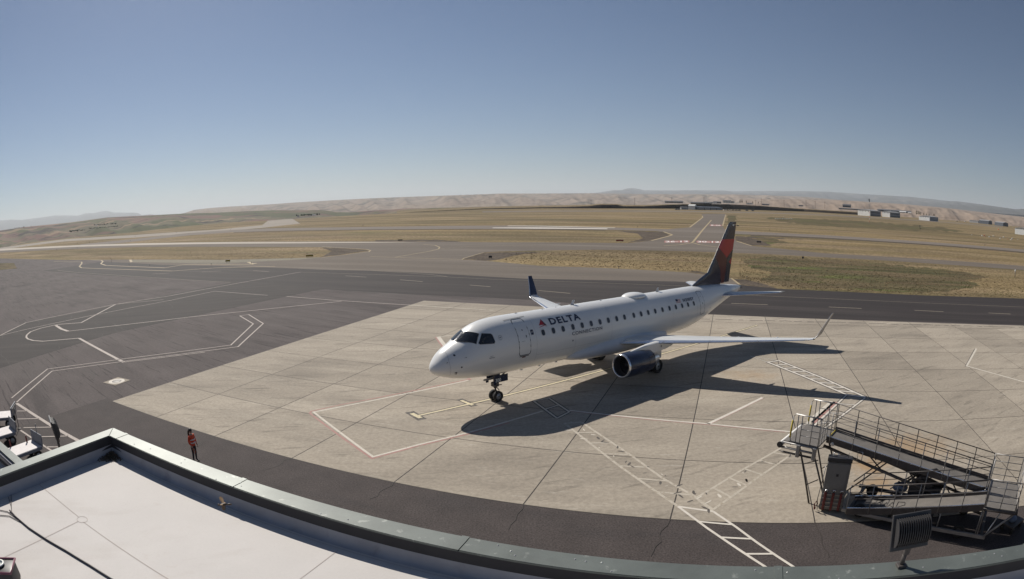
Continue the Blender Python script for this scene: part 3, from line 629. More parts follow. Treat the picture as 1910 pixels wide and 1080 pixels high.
# windscreen and side windows
for side in (1, -1):
    ws = [(2.67, 4.275), (2.72, 4.24), (2.30, 3.73), (2.12, 3.735), (1.82, 3.77), (1.66, 3.83), (1.635, 3.86)]
    bm = NB()    # built on the skin angle so that it wraps to the centre post
    rows = 8
    def wpt(s, t):   # s 0 centre -> 1 side, t 0 bottom -> 1 top
        xb = [1.60, 1.62, 1.70, 1.84, 2.05, 2.28][0:]; 
        sb = s*5; i = min(int(sb), 4); fb = sb-i; xbv = xb[i]+(xb[i+1]-xb[i])*fb
        ybot = 0.03 + 1.03*s; 
        xt = 2.22 + 0.44*s**1.6; ytop = 0.03 + 0.78*s
        x = xbv + (xt-xbv)*t; y = ybot + (ytop-ybot)*t
        tt, bb, w_, c = sec(x); ph = math.acos(min(0.999, y/w_)); return Sphi(x, ph, 0.010, side)
    g = [[bm.verts.new(wpt(i/10, j/rows)) for j in range(rows+1)] for i in range(11)]
    for i in range(10):
        for j in range(rows): bm.faces.new((g[i][j], g[i+1][j], g[i+1][j+1], g[i][j+1])).smooth = True
    pane = obj('windscreen_pane', bm, M['glass'], PLANE)
    bm = NB(); path(bm, [wpt(i/10, 0) for i in range(11)] + [wpt(1, j/6) for j in range(1, 7)] + [wpt(1-i/10, 1) for i in range(1, 11)], 0.014, 5); obj('frame', bm, M['line'], pane)
    bm = NB(); path(bm, [wpt(0.08, 0.0), wpt(0.22, 0.35), wpt(0.34, 0.62)], 0.012, 5); obj('wiper', bm, M['black'], pane)
    bm = NB(); path(bm, [wpt(0.02, j/8) for j in range(9)], 0.02, 5); obj('post', bm, M['hull'], pane)
    sw = [(2.80, 4.25), (3.24, 4.20), (3.30, 4.15), (3.33, 3.78), (3.27, 3.72), (2.47, 3.755), (2.41, 3.80)]
    pn = patch(sw, 'side_window', M['glass'], PLANE, side, 0.010)
    strip_on(sw, 0.035, 'frame', M['line'], pn, side, 0.012, True, 4)
    # sun shade seen through the side window
    bm = NB(); path(bm, [S(2.62+0.28*t, 3.82+0.22*sin(pi*t*0.6), 0.014, side) for t in [i/6 for i in range(7)]], 0.03, 5); obj('headset', bm, M['cab'], pn)
# front and rear doors, service doors on the other side
def door(x0, x1, z0, z1, side, name):
    R_ = roundpoly(x0, x1, z0, z1, 0.13, 5)
    d = patch(R_, name, M['hull'], PLANE, side, 0.006, 4)
    strip_on(R_, 0.04, 'door_seal', M['line'], d, side, 0.010, True, 5)
    return d
d = door(4.90, 5.72, 2.78, 4.70, 1, 'cabin_door')
strip_on([(4.46, 4.715), (5.25, 4.745), (6.04, 4.765)], 0.035, 'rain_gutter', M['line'], d, 1, 0.012)
patch(roundpoly(5.44, 5.52, 3.72, 3.90, 0.035), 'door_window', M['rim'], d, 1, 0.012, 1); patch(roundpoly(5.455, 5.505, 3.745, 3.875, 0.02), 'door_pane', M['cab'], d, 1, 0.016, 1)
patch([(5.28, 4.12), (5.34, 4.12), (5.34, 4.19), (5.28, 4.19)], 'lock', M['black'], d, 1, 0.012, 0)
patch([(5.1, 3.55), (5.34, 3.56), (5.34, 3.575), (5.1, 3.565)], 'handle', M['softline'], d, 1, 0.012, 0)
strip_on([(4.95, 2.72), (5.62, 2.72)], 0.045, 'sill', M['black'], d, 1, 0.012)
patch([(5.12, 2.62), (5.40, 2.63), (5.38, 2.69), (5.14, 2.68)], 'sill_label', M['redk'], d, 1, 0.011, 0)
d = door(4.95, 5.65, 2.9, 4.55, -1, 'service_door')
d = door(23.16, 23.82, 2.88, 4.58, 1, 'rear_door')
patch(roundpoly(23.5, 23.57, 3.62, 3.78, 0.03), 'door_window', M['cab'], d, 1, 0.012, 1)
patch([(23.44, 4.2), (23.49, 4.2), (23.49, 4.26), (23.44, 4.26)], 'lock', M['black'], d, 1, 0.012, 0)
door(23.2, 23.8, 2.95, 4.5, -1, 'rear_service_door')
# cabin windows
wx = [6.76, 7.56, 8.34, 9.16, 9.95, 10.75, 11.55, 12.34, 13.15, 13.94, 14.9, 15.69, 16.48, 17.28, 18.14, 19.0, 19.8, 20.62, 21.41, 22.22]
for side in (1, -1):
    me1 = me2 = None
    for x in wx:
        if x < 20.5 and me1:
            o = bpy.data.objects.new('cabin_window', me1); C.objects.link(o); o.parent = PLANE; q = bpy.data.objects.new('pane', me2); C.objects.link(q); q.parent = o
            o.location = (x-wx[0], 0, -TILT*(x-wx[0]))
            continue
        o = patch(roundpoly(x-.165, x+.165, 3.64, 4.045, .13), 'cabin_window', M['rim'], PLANE, side, 0.006, 2)
        q = patch(roundpoly(x-.125, x+.125, 3.68, 4.00, .105), 'pane', M['cab'], o, side, 0.012, 2)
        if x == wx[0]: me1, me2 = o.data, q.data
# lettering, wrapped round the skin
def letter(txt, x0, x1, zb, hgt, mt, name, bold=0.03, side=1, off=0.009, parent=PLANE, slant=0.0):
    cu = bpy.data.curves.new('t', 'FONT'); cu.body = txt; cu.size = 1; cu.offset = bold; cu.resolution_u = 3; cu.space_character = 1.18
    o = bpy.data.objects.new('t', cu); me = o.to_mesh(); bm = NB(); bm.from_mesh(me); o.to_mesh_clear(); bpy.data.curves.remove(cu)
    xs_ = [v.co.x for v in bm.verts]; a0, a1 = min(xs_), max(xs_); ys_ = [v.co.y for v in bm.verts]; b0, b1 = min(ys_), max(ys_)
    bmesh.ops.triangulate(bm, faces=bm.faces)
    for _ in range(2): bmesh.ops.subdivide_edges(bm, edges=[e for e in bm.edges if e.calc_length() > 0.3], cuts=1); bmesh.ops.triangulate(bm, faces=[f for f in bm.faces if len(f.verts) > 3])
    for v in bm.verts:
        u = (v.co.x-a0)/(a1-a0); h = (v.co.y-b0)/(b1-b0)*hgt
        if side < 0: u = 1-u
        x = x0+(x1-x0)*u + slant*h; ph = phi_of(x, zb) + h/1.6; v.co = Sphi(x, ph, off, side)
    return obj(name, bm, mt, parent)
for side in (1, -1):
    letter('DELTA', 7.50, 10.02, 4.165, 0.44, M['letter'], 'airline_name', 0.035, side)
    letter('CONNECTION', 8.99, 11.66, 3.36, 0.20, M['letter'], 'airline_subtitle', 0.02, side)
    letter('N300SY', 20.94, 22.40, 4.075, 0.26, M['letter'], 'registration', 0.035, side)
    # swept triangular emblem
    lg = patch([(6.62, 4.24), (6.96, 4.53), (7.18, 4.19), (6.96, 4.235)], 'emblem', M['red'], PLANE, side, 0.009, 2)
    patch([(6.60, 4.15), (6.96, 4.215), (7.20, 4.13), (6.98, 4.175), (6.60, 4.13)], 'emblem_base', M['red'], lg, side, 0.010, 2)
    patch([(6.96, 4.53), (7.20, 4.17), (7.02, 4.22)], 'emblem_shade', M['maroon'], lg, side, 0.011, 2)
    fl = patch([(20.04, 4.08), (20.64, 4.08), (20.66, 4.33), (20.06, 4.33)], 'flag', M['refl'], PLANE, side, 0.008, 2)
    for k in range(4): patch([(20.04, 4.085+k*.065), (20.65, 4.085+k*.065), (20.65, 4.115+k*.065), (20.04, 4.115+k*.065)], 'stripe', M['flagr'], fl, side, 0.011, 1)
    patch([(20.05, 4.2), (20.31, 4.2), (20.32, 4.335), (20.06, 4.335)], 'canton', M['letter'], fl, side, 0.013, 1)
letter('SkyWest', 2.86, 3.2, 2.93, 0.085, M['letter'], 'operator_name', 0.03); strip_on([(2.92, 3.06), (3.12, 3.065)], 0.02, 'small_marking', M['softline'])
sq = patch(roundpoly(5.86, 6.06, 3.83, 4.10, 0.03), 'blue_placard', M['letter'], PLANE, 1, 0.008, 1); strip_on([(5.92, 3.93), (5.96, 4.0), (6.0, 3.96)], 0.03, 'emblem', M['refl'], sq, 1, 0.012)
strip_on([(3.73+0.11*cos(a), 3.96+0.12*sin(a)) for a in [i*pi/6 for i in range(12)]], 0.018, 'round_emblem', M['softline'], PLANE, 1, 0.008, True, 2)
patch([(3.68, 3.94), (3.78, 3.94), (3.78, 3.99), (3.68, 3.99)], 'round_emblem', M['softline'], PLANE, 1, 0.008, 0)
for (x, z, a, b_) in ((1.06, 3.29, .05, .045), (1.28, 2.67, .045, .045), (1.02, 2.38, .07, .04), (9.05, 3.05, .05, .05), (24.9, 3.2, .035, .035)):
    patch([(x-a, z-b_*.7), (x, z-b_), (x+a, z-b_*.5), (x+a*.8, z+b_*.7), (x, z+b_), (x-a*.9, z+b_*.5)], 'probe_port', M['black'], PLANE, 1, 0.009, 0)
for (x, z) in ((1.56, 3.15), (0.62, 2.93), (1.02, 2.37)):
    bm = NB(); p = S(x, z, 0.0); q = S(x, z, 0.09); tube(bm, p, q, .012, 6); tube(bm, q, q+Vector((-.14, 0, -.01)), .012, 6, .006); obj('pitot_probe', bm, M['dsteel'], PLANE)
strip_on([(0.35, 2.78), (0.60, 3.02)], 0.02, 'lightning_strip', M['refl']); strip_on([(.78, 2.2), (.74, 2.5), (.72, 2.8), (.73, 3.1), (.8, 3.42)], 0.012, 'radome_seam', M['softline'])
for x in (6.2, 9.3, 12.6, 19.4, 22.7): strip_on([(x, 2.2), (x, 2.8), (x, 3.4), (x, 4.1), (x, 4.6)], 0.009, 'panel_seam', M['softline'], PLANE, 1, 0.004)
strip_on([(6.2, 2.62), (9.2, 2.62), (12.5, 2.62)], 0.008, 'panel_seam', M['softline'], PLANE, 1, 0.004); strip_on([(6.2, 4.62), (9.2, 4.62), (12.5, 4.62), (16, 4.62)], 0.008, 'panel_seam', M['softline'], PLANE, 1, 0.004)

# belly fairing
bm = NB(); R = []
for i in range(29):
    t = i/28; x = 9.2+10.1*t; e = (sin(pi*min(1, max(0, t))))**0.42
    hw = 1.0+0.64*e; top = 2.0+0.80*e; bot = 1.75-0.42*e; c = (top+bot)/2; hh = (top-bot)/2
    R.append([A(x, hw*abs(cos(a))**0.75*(1 if cos(a) > 0 else -1), c+hh*abs(sin(a))**0.8*(1 if sin(a) > 0 else -1)) for a in [2*pi*k/40 for k in range(40)]])
loft(bm, R); fb = obj('belly_fairing', bm, M['fair'], PLANE, True)
# antennas, satcom dome
def blade(x, h, l_, y=0.0):
    bm = NB(); z0 = pch(ZT, x)-0.02; loft(bm, [[A(x+a, y+b_, z) for a, b_ in ((0, 0), (l_*.4, .018), (l_, 0), (l_*.4, -.018))] for z in (z0,)] + [[A(x+h*.7+a*.55, y+b_*.5, z0+h) for a, b_ in ((0, 0), (l_*.4, .018), (l_, 0), (l_*.4, -.018))]])
    obj('blade_antenna', bm, M['fair'], PLANE)
blade(10.3, 0.3, 0.34); blade(19.1, 0.3, 0.34); blade(13.0, 0.08, 0.2); blade(5.8, 0.05, 0.3); blade(7.9, .06, .12); blade(9.0, .05, .12)
bm = NB(); R = []
for i in range(17):
    t = i/16; x = 15.5+2.3*t; e = max(0.02, (sin(pi*t**0.85))**0.55)
    R.append([A(x, 0.72*e*cos(a), 4.74+0.36*e*max(0, sin(a))**0.8 + (0.02 if sin(a) < 0 else 0)) for a in [2*pi*k/24 for k in range(24)]])
loft(bm, R); obj('satellite_dome', bm, M['hull'], PLANE, True)
bm = NB(); R = []
for i in range(9):
    t = i/8; x = 27.2-3.4*(1-t)
    pass
bm.free()

# aerofoil surfaces -------------------------------------------------
def foil(c):   # thickness half-profile, chord 1
    return 0.6*(1.4845*sqrt(max(c, 0)) - 0.63*c - 1.758*c*c + 1.4215*c**3 - 0.5075*c**4)
def lerp_sec(secs, s):
    for a, b_ in zip(secs, secs[1:]):
        if s <= b_[0] + 1e-9: t = (s-a[0])/(b_[0]-a[0]); return [p+(q-p)*t for p, q in zip(a, b_)]
    return list(secs[-1])
def surf_piece(name, secs, s0, s1, c0, c1, mt, parent, side=1, ns=6, nc=8, puff=0.0, vertical=False, root=None):
    """closed solid between chord fractions c0..c1; secs rows: (span station, xLE, xTE, y, z, thickness ratio)"""
    cs = [c0+(c1-c0)*(1-cos(pi*i/nc))/2 for i in range(nc+1)]; rings = []
    st = sorted({s0, s1} | {q[0] for q in secs if s0 < q[0] < s1} | {s0+(s1-s0)*i/ns for i in range(ns+1)})
    for s in st:
        _, xl, xt, y, z, th = lerp_sec(secs, s)[:6]; ch = xt-xl; ring = []
        nrm = lerp_sec(secs, s)[6] if len(secs[0]) > 6 else 0.0     # bank angle of the section
        for sgn, seq in ((1, cs), (-1, cs[::-1])):
            for c in seq:
                h = (foil(c)*th*ch/1.0 + puff + 0.002)*sgn
                cam = 0.02*ch*sin(pi*c) if not vertical else 0
                if vertical: ring.append(A(xl+c*ch, y+h, z))
                else: ring.append(A(xl+c*ch, side*(y - (h+cam)*sin(nrm)), z+(h+cam)*cos(nrm)))
        rings.append(ring)
    bm = NB(); loft(bm, rings)
    return obj(name, bm, mt, parent, True, rad(35))
dih = 0.083
def wz(y): return 2.22+(y-1.5)*dih
WS = [(0.9, 12.95, 17.1, 0.9, wz(.9), .14), (1.5, 13.2, 17.15, 1.5, wz(1.5), .14), (5, 14.80, 17.75, 5, wz(5), .125), (9, 16.60, 18.5, 9, wz(9), .115), (13.0, 18.40, 19.42, 13.0, wz(13), .10)]
for side in (1, -1):
    wr = surf_piece('wing', WS, 0.9, 13.0, 0.13, 0.73, M['wing'], PLANE, side, 12, 10)
    for a, b_ in ((1.75, 4.2), (4.24, 7.0), (7.04, 9.9), (9.94, 12.8)):
        surf_piece('leading_edge_slat', WS, a, b_, 0.0, 0.128, M['alu'], wr, side, 3, 8, 0.004)
    surf_piece('leading_edge_root', WS, 0.9, 1.72, 0.0, 0.128, M['fair'], wr, side, 2, 8)
    for a, b_, nm in ((1.4, 4.95, 'flap'), (5.0, 9.35, 'flap'), (9.4, 12.7, 'aileron')):
        surf_piece(nm, WS, a, b_, 0.738, 1.0, M['wing'], wr, side, 3, 6)
    surf_piece('wing_tip', WS, 12.74, 13.0, 0.735, 1.0, M['wing'], wr, side, 1, 5)
    for a, b_ in ((5.4, 6.6), (6.7, 7.9), (8.0, 9.2)):      # spoilers, lines on top
        surf_piece('spoiler', WS, a, b_, 0.60, 0.725, M['wing'], wr, side, 2, 4, 0.005)
    # flap track fairings
    for y in (4.9, 7.6, 10.3):
        s = lerp_sec(WS, y); bm = NB(); L0 = s[2]-s[1]
        R = []
        for i in range(9):
            t = i/8; e = sin(pi*min(max(t, .02), .98))**.7; x = s[1]+0.5*L0+t*1.15*min(1.4, L0*.75)
            R.append([A(x, side*(y+.11*e*cos(a)), s[4]-0.07-0.20*e*(0.5-0.5*sin(a)) + 0.04) for a in [2*pi*k/12 for k in range(12)]])
        loft(bm, R); obj('flap_track_fairing', bm, M['fair'], wr, True)
    # winglet: blended curve up from the tip
    WL = [(0, 18.40, 19.42, 13.0, wz(13), .10, 0.08), (.35, 18.55, 19.5, 13.30, wz(13)+.07, .09, .45), (.7, 18.72, 19.58, 13.52, wz(13)+.30, .09, 1.05), (1.1, 18.84, 19.62, 13.66, wz(13)+.60, .09, 1.15), (2.55, 19.28, 19.70, 14.30, wz(13)+1.72, .09, 1.15)]
    wl = surf_piece('winglet', WL, 0.0, 2.55, 0.10, 1.0, M['navy'], wr, side, 12, 8)
    surf_piece('winglet_leading_edge', WL, 0.0, 2.55, 0.0, 0.098, M['alu'], wl, side, 12, 6, .003)
    surf_piece('winglet_root', WL, 0.0, 0.45, 0.10, 1.0, M['wing'], wl, side, 4, 8, 0.004)
    bm = NB(); p = A(18.62, side*13.35, wz(13)+.1); ball(bm, p, .07, (2, 1, .7), 10); obj('navigation_light', bm, M['glass'], wl)
# tailplane
HS = [(0.3, 27.0, 30.7, 0.3, 3.82, .11), (0.7, 27.25, 30.75, .7, 3.84, .11), (5.0, 30.35, 31.75, 5.0, 4.22, .10)]
for side in (1, -1):
    hs = surf_piece('tailplane', HS, 0.3, 5.0, 0.06, 0.70, M['wing'], PLANE, side, 6, 8)
    surf_piece('leading_edge', HS, 0.5, 5.0, 0.0, 0.058, M['alu'], hs, side, 4, 5, .003)
    surf_piece('elevator', HS, 0.75, 4.95, 0.708, 1.0, M['wing'], hs, side, 4, 5)
# fin: stations by height
FS = [(4.45, 23.8, 29.87, 0, 4.5, .05), (4.95, 24.0, 29.95, 0, 4.95, .05), (5.27, 24.8, 30.03, 0, 5.27, .06), (5.78, 26.25, 30.15, 0, 5.78, .085), (9.7, 29.72, 31.17, 0, 9.7, .09), (9.93, 30.1, 31.2, 0, 9.93, .07)]
fin = surf_piece('tail_fin', FS, 4.45, 9.93, 0.012, 0.735, M['navy'], PLANE, 1, 14, 10, 0, True)
surf_piece('leading_edge', FS, 5.78, 9.7, 0.0, 0.011, M['steel'], fin, 1, 6, 4, .002, True)
surf_piece('rudder', FS, 4.75, 9.68, 0.742, 1.0, M['navy'], fin, 1, 8, 6, 0, True)
surf_piece('fin_cap', FS, 9.70, 9.93, 0.737, 1.0, M['navy'], fin, 1, 2, 4, 0, True)
def finpatch(poly, mt, name, off):
    for side in (1, -1):
        bm = NB(); vs = [bm.verts.new((x, z, 0)) for x, z in poly]; bmesh.ops.triangulate(bm, faces=[bm.faces.new(vs)])
        for _ in range(4):
            bmesh.ops.subdivide_edges(bm, edges=[e for e in bm.edges if e.calc_length() > 0.2], cuts=1); bmesh.ops.triangulate(bm, faces=[f for f in bm.faces if len(f.verts) > 3])
        for v in bm.verts:
            x, z = v.co.x, v.co.y; q = lerp_sec(FS, z); ch = q[2]-q[1]; c = min(1, max(0, (x-q[1])/ch))
            v.co = A(q[1]+c*ch, side*(foil(c)*q[5]*ch+.002+off), z)
        obj(name, bm, mt, fin)
finpatch([(28.63, 8.46), (30.86, 8.43), (30.50, 7.54), (29.42, 6.86), (28.02, 7.76)], M['red'], 'red_panel', .006)
finpatch([(30.42, 6.86), (29.80, 6.47), (30.20, 6.27)], M['red'], 'red_panel', .006)
finpatch([(28.00, 7.73), (29.40, 6.84), (29.33, 6.2), (29.12, 5.2), (28.95, 4.75), (28.50, 4.75), (28.25, 5.9), (27.75, 6.6), (27.4, 6.95)], M['maroon'], 'maroon_panel', .005)
finpatch([(29.34, 6.2), (29.80, 6.46), (30.19, 6.26), (29.95, 4.9), (29.6, 4.8), (29.5, 5.3)], mat('tail_slate', (0.03, 0.032, 0.045), 0.3, var=.1), 'slate_panel', .005)
finpatch([(30.48, 9.72), (30.74, 9.72), (30.74, 9.58), (30.48, 9.58)], M['refl'], 'small_emblem', .006)
# tail cone with exhaust
bm = NB(); lathe(bm, [(0, .2), (.05, .21), (.38, .16), (.38, .12), (.1, .10)], A(31.72, 0, 4.08), (1, 0, 0.02), 20); obj('exhaust_cone', bm, M['hub'], PLANE)
strip_on([(30.6, 3.72), (30.6, 4.0), (30.6, 4.3)], 0.02, 'panel_seam', M['softline'])

# engines
for side in (1, -1):
    EC = A(10.85, side*3.8, 1.54); axd = Vector((1, 0, -0.03)); 
    bm = NB(); lathe(bm, [(0.10, .735), (.5, .775), (1.1, .79), (1.8, .775), (2.4, .715), (2.62, .675), (2.60, .64), (2.3, .64)], EC, axd, 48); nac = obj('engine_nacelle', bm, M['navy'], PLANE, True, rad(50))
    bm = NB(); lathe(bm, [(0.10, .737), (0.03, .72), (0.0, .695), (-.012, .67), (0.0, .645), (0.05, .625), (.12, .615)], EC, axd, 48); obj('intake_lip', bm, M['alu'], nac, True)
    bm = NB(); lathe(bm, [(.118, .615), (.35, .60), (.62, .60)], EC, axd, 40); obj('intake_duct', bm, M['hub'], nac, True)
    bm = NB()
    for k in range(24):
        a = 2*pi*k/24; Rr = Matrix.Rotation(a, 3, 'X'); vs = []
        for rr_, tw, cw in ((.14, .2, .05), (.36, .55, .075), (.59, .95, .085)):
            vs.append([EC + Vector((.66, 0, 0)) + Rr @ Vector((s*cw*cos(tw), s*cw*sin(tw), rr_)) for s in (-1, 1)])
        V_ = [[bm.verts.new(p) for p in r_] for r_ in vs]
        for a_, b_ in zip(V_, V_[1:]): bm.faces.new((a_[0], a_[1], b_[1], b_[0]))
    obj('fan', bm, M['fan'], nac)
    bm = NB(); lathe(bm, [(.40, .01), (.44, .06), (.56, .13), (.70, .16), (.72, .02)], EC, axd, 20); obj('spinner', bm, M['hub'], nac, True)
    bm = NB(); lathe(bm, [(.80, .60), (.82, .01)], EC, axd, 30); obj('stator_disc', bm, M['black'], nac)
    bm = NB(); lathe(bm, [(2.2, .62), (2.62, .60), (3.0, .50), (3.35, .42), (3.33, .38), (3.0, .38)], EC, axd, 36); obj('core_cowl', bm, M['alu'], nac, True, rad(50))
    bm = NB(); lathe(bm, [(2.9, .24), (3.4, .20), (3.75, .04)], EC, axd, 20); obj('exhaust_plug', bm, M['hub'], nac, True)
    # pylon from the nacelle crown to under the wing
    bm = NB(); R = []
    for x, zt_, zb_, hw in ((11.5, 2.27, 2.15, .03), (11.9, 2.33, 2.1, .09), (12.6, 2.42, 2.0, .14), (13.4, 2.50, 1.95, .17), (14.2, 2.52, 1.9, .19), (15.2, 2.50, 1.95, .21), (15.9, 2.40, 2.05, .15), (16.5, 2.38, 2.25, .03)):
        R.append([A(x, side*(3.8+hw*cx), z) for cx, z in ((-1, zb_), (-1, zt_-.06), (-.55, zt_), (.55, zt_), (1, zt_-.06), (1, zb_))])
    loft(bm, R); py = obj('pylon', bm, M['hull'], PLANE, True, rad(40))
    bm = NB(); box(bm, A(14.6, side*4.015, 2.2), (.05, .02, .12)); obj('vent', bm, M['black'], py)
    for dx, wd in ((1.15, .06), (1.3, .06), (1.62, .12)):
        a = rad(-48); bm = NB(); box(bm, EC+Vector((dx, -side*.775*cos(a), .775*sin(a))), (wd, .03, .05)); obj('nacelle_label', bm, M['refl'], nac)
    bm = NB(); path(bm, [EC + Vector((1.95, -side*.775*cos(a), .775*sin(a))) for a in [rad(-75+10*i) for i in range(15)]], .008, 4); obj('cowl_seam', bm, M['line'], nac)

# landing gear
def wheel(parent, c, r_, wd, name='wheel'):
    bm = NB(); lathe(bm, [(-wd/2*.6, r_*.58), (-wd/2, r_*.66), (-wd/2, r_*.86), (-wd/2*.7, r_*.97), (0, r_), (wd/2*.7, r_*.97), (wd/2, r_*.86), (wd/2, r_*.66), (wd/2*.6, r_*.58)], c, (0, 1, 0), 28)
    o = obj(name, bm, M['rubber'], parent, True)
    bm = NB(); lathe(bm, [(-wd/2*.75, .01), (-wd/2*.75, r_*.2), (-wd/2*.45, r_*.3), (-wd/2*.5, r_*.58), (wd/2*.5, r_*.58), (wd/2*.45, r_*.3), (wd/2*.75, r_*.2), (wd/2*.75, .01)], c, (0, 1, 0), 24); obj('rim', bm, M['rimw'], o, True)
    bm = NB(); lathe(bm, [(-wd/2*.8, .01), (-wd/2*.8, r_*.15), (wd/2*.8, r_*.15), (wd/2*.8, .01)], c, (0, 1, 0), 14); obj('hub_cap', bm, M['black'], o)
    return o
gx = 4.34
ng = bpy.data.objects.new('nose_gear', None); C.objects.link(ng); ng.parent = PLANE
for s in (1, -1): wheel(ng, A(gx, s*.20, .325, False), .325, .23)
bm = NB(); tube(bm, A(gx, 0, .30, False), A(gx-.04, 0, 1.0, False), .05, 12); tube(bm, A(gx-.04, 0, .8, False), A(gx-.08, 0, 1.75, False), .09, 12); tube(bm, A(gx, -.2, .305, False), A(gx, .2, .305, False), .045, 10)
obj('strut', bm, M['dsteel'], ng)
bm = NB(); tube(bm, A(gx-.04, 0, .95, False), A(gx+.24, 0, .62, False), .028, 8); tube(bm, A(gx+.24, 0, .62, False), A(gx+.02, 0, .38, False), .028, 8); obj('torque_link', bm, M['steel'], ng)
bm = NB(); tube(bm, A(gx-.06, 0, 1.2, False), A(gx+.9, 0, 1.7, False), .04, 8); obj('drag_brace', bm, M['dsteel'], ng)
bm = NB(); box(bm, A(gx-.05, 0, 1.02, False), (.34, .36, .26), None, .03); tube(bm, A(gx+.02, .12, .98, False), A(gx+.34, .12, .95, False), .03, 8); obj('steering_unit', bm, M['dsteel'], ng)
bm = NB(); tube(bm, A(gx-1.0, .22, 1.48, False), A(gx-.35, .22, 1.50, False), .055, 10); obj('taxi_light', bm, M['steel'], ng)
for s in (1, -1):
    bm = NB(); box(bm, A(gx+.12, s*.36, 1.42, False), (.98, .03, .42), None, .012); gd = obj('gear_door', bm, M['navy'], ng)
    bm = NB(); box(bm, A(gx-.33, s*.36, 1.2, False), (.2, .028, .22), None, .01); obj('door_link', bm, M['navy'], gd)
cu = bpy.data.curves.new('t', 'FONT'); cu.body = '300'; cu.size = 1; cu.offset = .02; o = bpy.data.objects.new('t', cu); bm = NB(); bm.from_mesh(o.to_mesh()); o.to_mesh_clear()
for v in bm.verts: v.co = A(gx-.30+v.co.x*.27, .379, 1.26+v.co.y*.27, False)
obj('fleet_number', bm, M['refl'], ng)
mgx = gx+11.4
for s in (1, -1):
    mg = bpy.data.objects.new('main_gear', None); C.objects.link(mg); mg.parent = PLANE
    for q in (-.27, .27): wheel(mg, A(mgx, s*2.6+q, .48, False), .48, .34)
    bm = NB(); tube(bm, A(mgx, s*2.6, .45, False), A(mgx, s*2.6, 1.3, False), .08, 12); tube(bm, A(mgx, s*2.6, 1.1, False), A(mgx-.1, s*2.5, 2.2, False), .12, 12); tube(bm, A(mgx, s*2.6-.3, .48, False), A(mgx, s*2.6+.3, .48, False), .07, 10); tube(bm, A(mgx, s*2.55, 1.4, False), A(mgx, s*1.3, 1.9, False), .06, 8)
    obj('strut', bm, M['rimw'], mg)
    bm = NB(); box(bm, A(mgx, s*2.93, 1.45, False), (.7, .03, .9), None, .01); obj('gear_door', bm, M['hull'], mg)
# small items under the nose
for x in (6.2, 7.6, 9.0):
    bm = NB(); box(bm, A(x, .1, 1.53), (.16, .03, .14), None, .01); obj('drain_mast', bm, M['fair'], PLANE)
# ------------------------------------------------------------------ terminal roof under the camera
ZP = 7.0; ZF = 6.60; uo, ui, vo, vi = -11.25, -10.95, 6.27, 5.97
TB = thing('terminal_building', 'terminal building with flat white membrane roof behind a grey metal parapet coping', 'building', (0, 0, 0))
def prism(bm, poly, z0, z1, mi=0):
    a = [bm.verts.new((p.x, p.y, z0)) for p in poly]; b = [bm.verts.new((p.x, p.y, z1)) for p in poly]; n = len(a)
    bm.faces.new(b).material_index = mi; bm.faces.new(a[::-1]).material_index = mi
    for k in range(n): bm.faces.new((a[k], a[(k+1) % n], b[(k+1) % n], b[k])).material_index = mi
bm = NB(); prism(bm, [UV(uo+.03, -22), UV(40, -22), UV(40, vo-.03), UV(uo+.03, vo-.03)], 0, ZF-0.06); obj('wall', bm, M['wall'], TB)
bm = NB(); prism(bm, [UV(uo+.03, -22), UV(ui-.01, -22), UV(ui-.01, vi+.01), UV(uo+.03, vi+.01)], ZF-.05, ZP-.03); obj('parapet', bm, M['flash'], TB)
bm = NB(); prism(bm, [UV(uo+.03, vi+.012), UV(40, vi+.012), UV(40, vo-.03), UV(uo+.03, vo-.03)], ZF-.05, ZP-.03); obj('parapet', bm, M['flash'], TB)
# roof sheet, with the upstand curved up the parapet
bm = NB(); f = bm.faces.new([bm.verts.new(UV(a, b_, ZF)) for a, b_ in ((ui+.10, -22), (40, -22), (40, vi-.10), (ui+.10, vi-.10))]); 
if f.normal.z < 0: f.normal_flip()
obj('roof_membrane', bm, M['roof'], TB)
prof = [(0.10, ZF+.001), (0.07, ZF+.012), (0.045, ZF+.04), (0.028, ZF+.09), (0.018, ZF+.20)]
bm = NB(); V = [[bm.verts.new(UV(a, vi-d, z)) for a in [ui+d] + [-9, -7, -4, 0, 5, 12, 40]] for d, z in prof]
for a, b_ in zip(V, V[1:]):
    for k in range(len(a)-1): bm.faces.new((a[k], a[k+1], b_[k+1], b_[k])).smooth = True
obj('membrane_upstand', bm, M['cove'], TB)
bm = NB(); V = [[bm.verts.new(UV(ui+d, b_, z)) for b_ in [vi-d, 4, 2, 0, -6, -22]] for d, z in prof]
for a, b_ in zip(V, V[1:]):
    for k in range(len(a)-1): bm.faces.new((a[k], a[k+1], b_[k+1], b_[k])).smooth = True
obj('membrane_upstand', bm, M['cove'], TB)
bm = NB(); prism(bm, [UV(ui+.002, vi-.022), UV(40, vi-.022), UV(40, vi-.001), UV(ui+.002, vi-.001)], ZF+.20, ZP-.02); obj('flashing_strip', bm, M['flash'], TB)
bm = NB(); prism(bm, [UV(ui+.001, -22), UV(ui+.022, -22), UV(ui+.022, vi-.024), UV(ui+.001, vi-.024)], ZF+.20, ZP-.02); obj('flashing_strip', bm, M['flash'], TB)
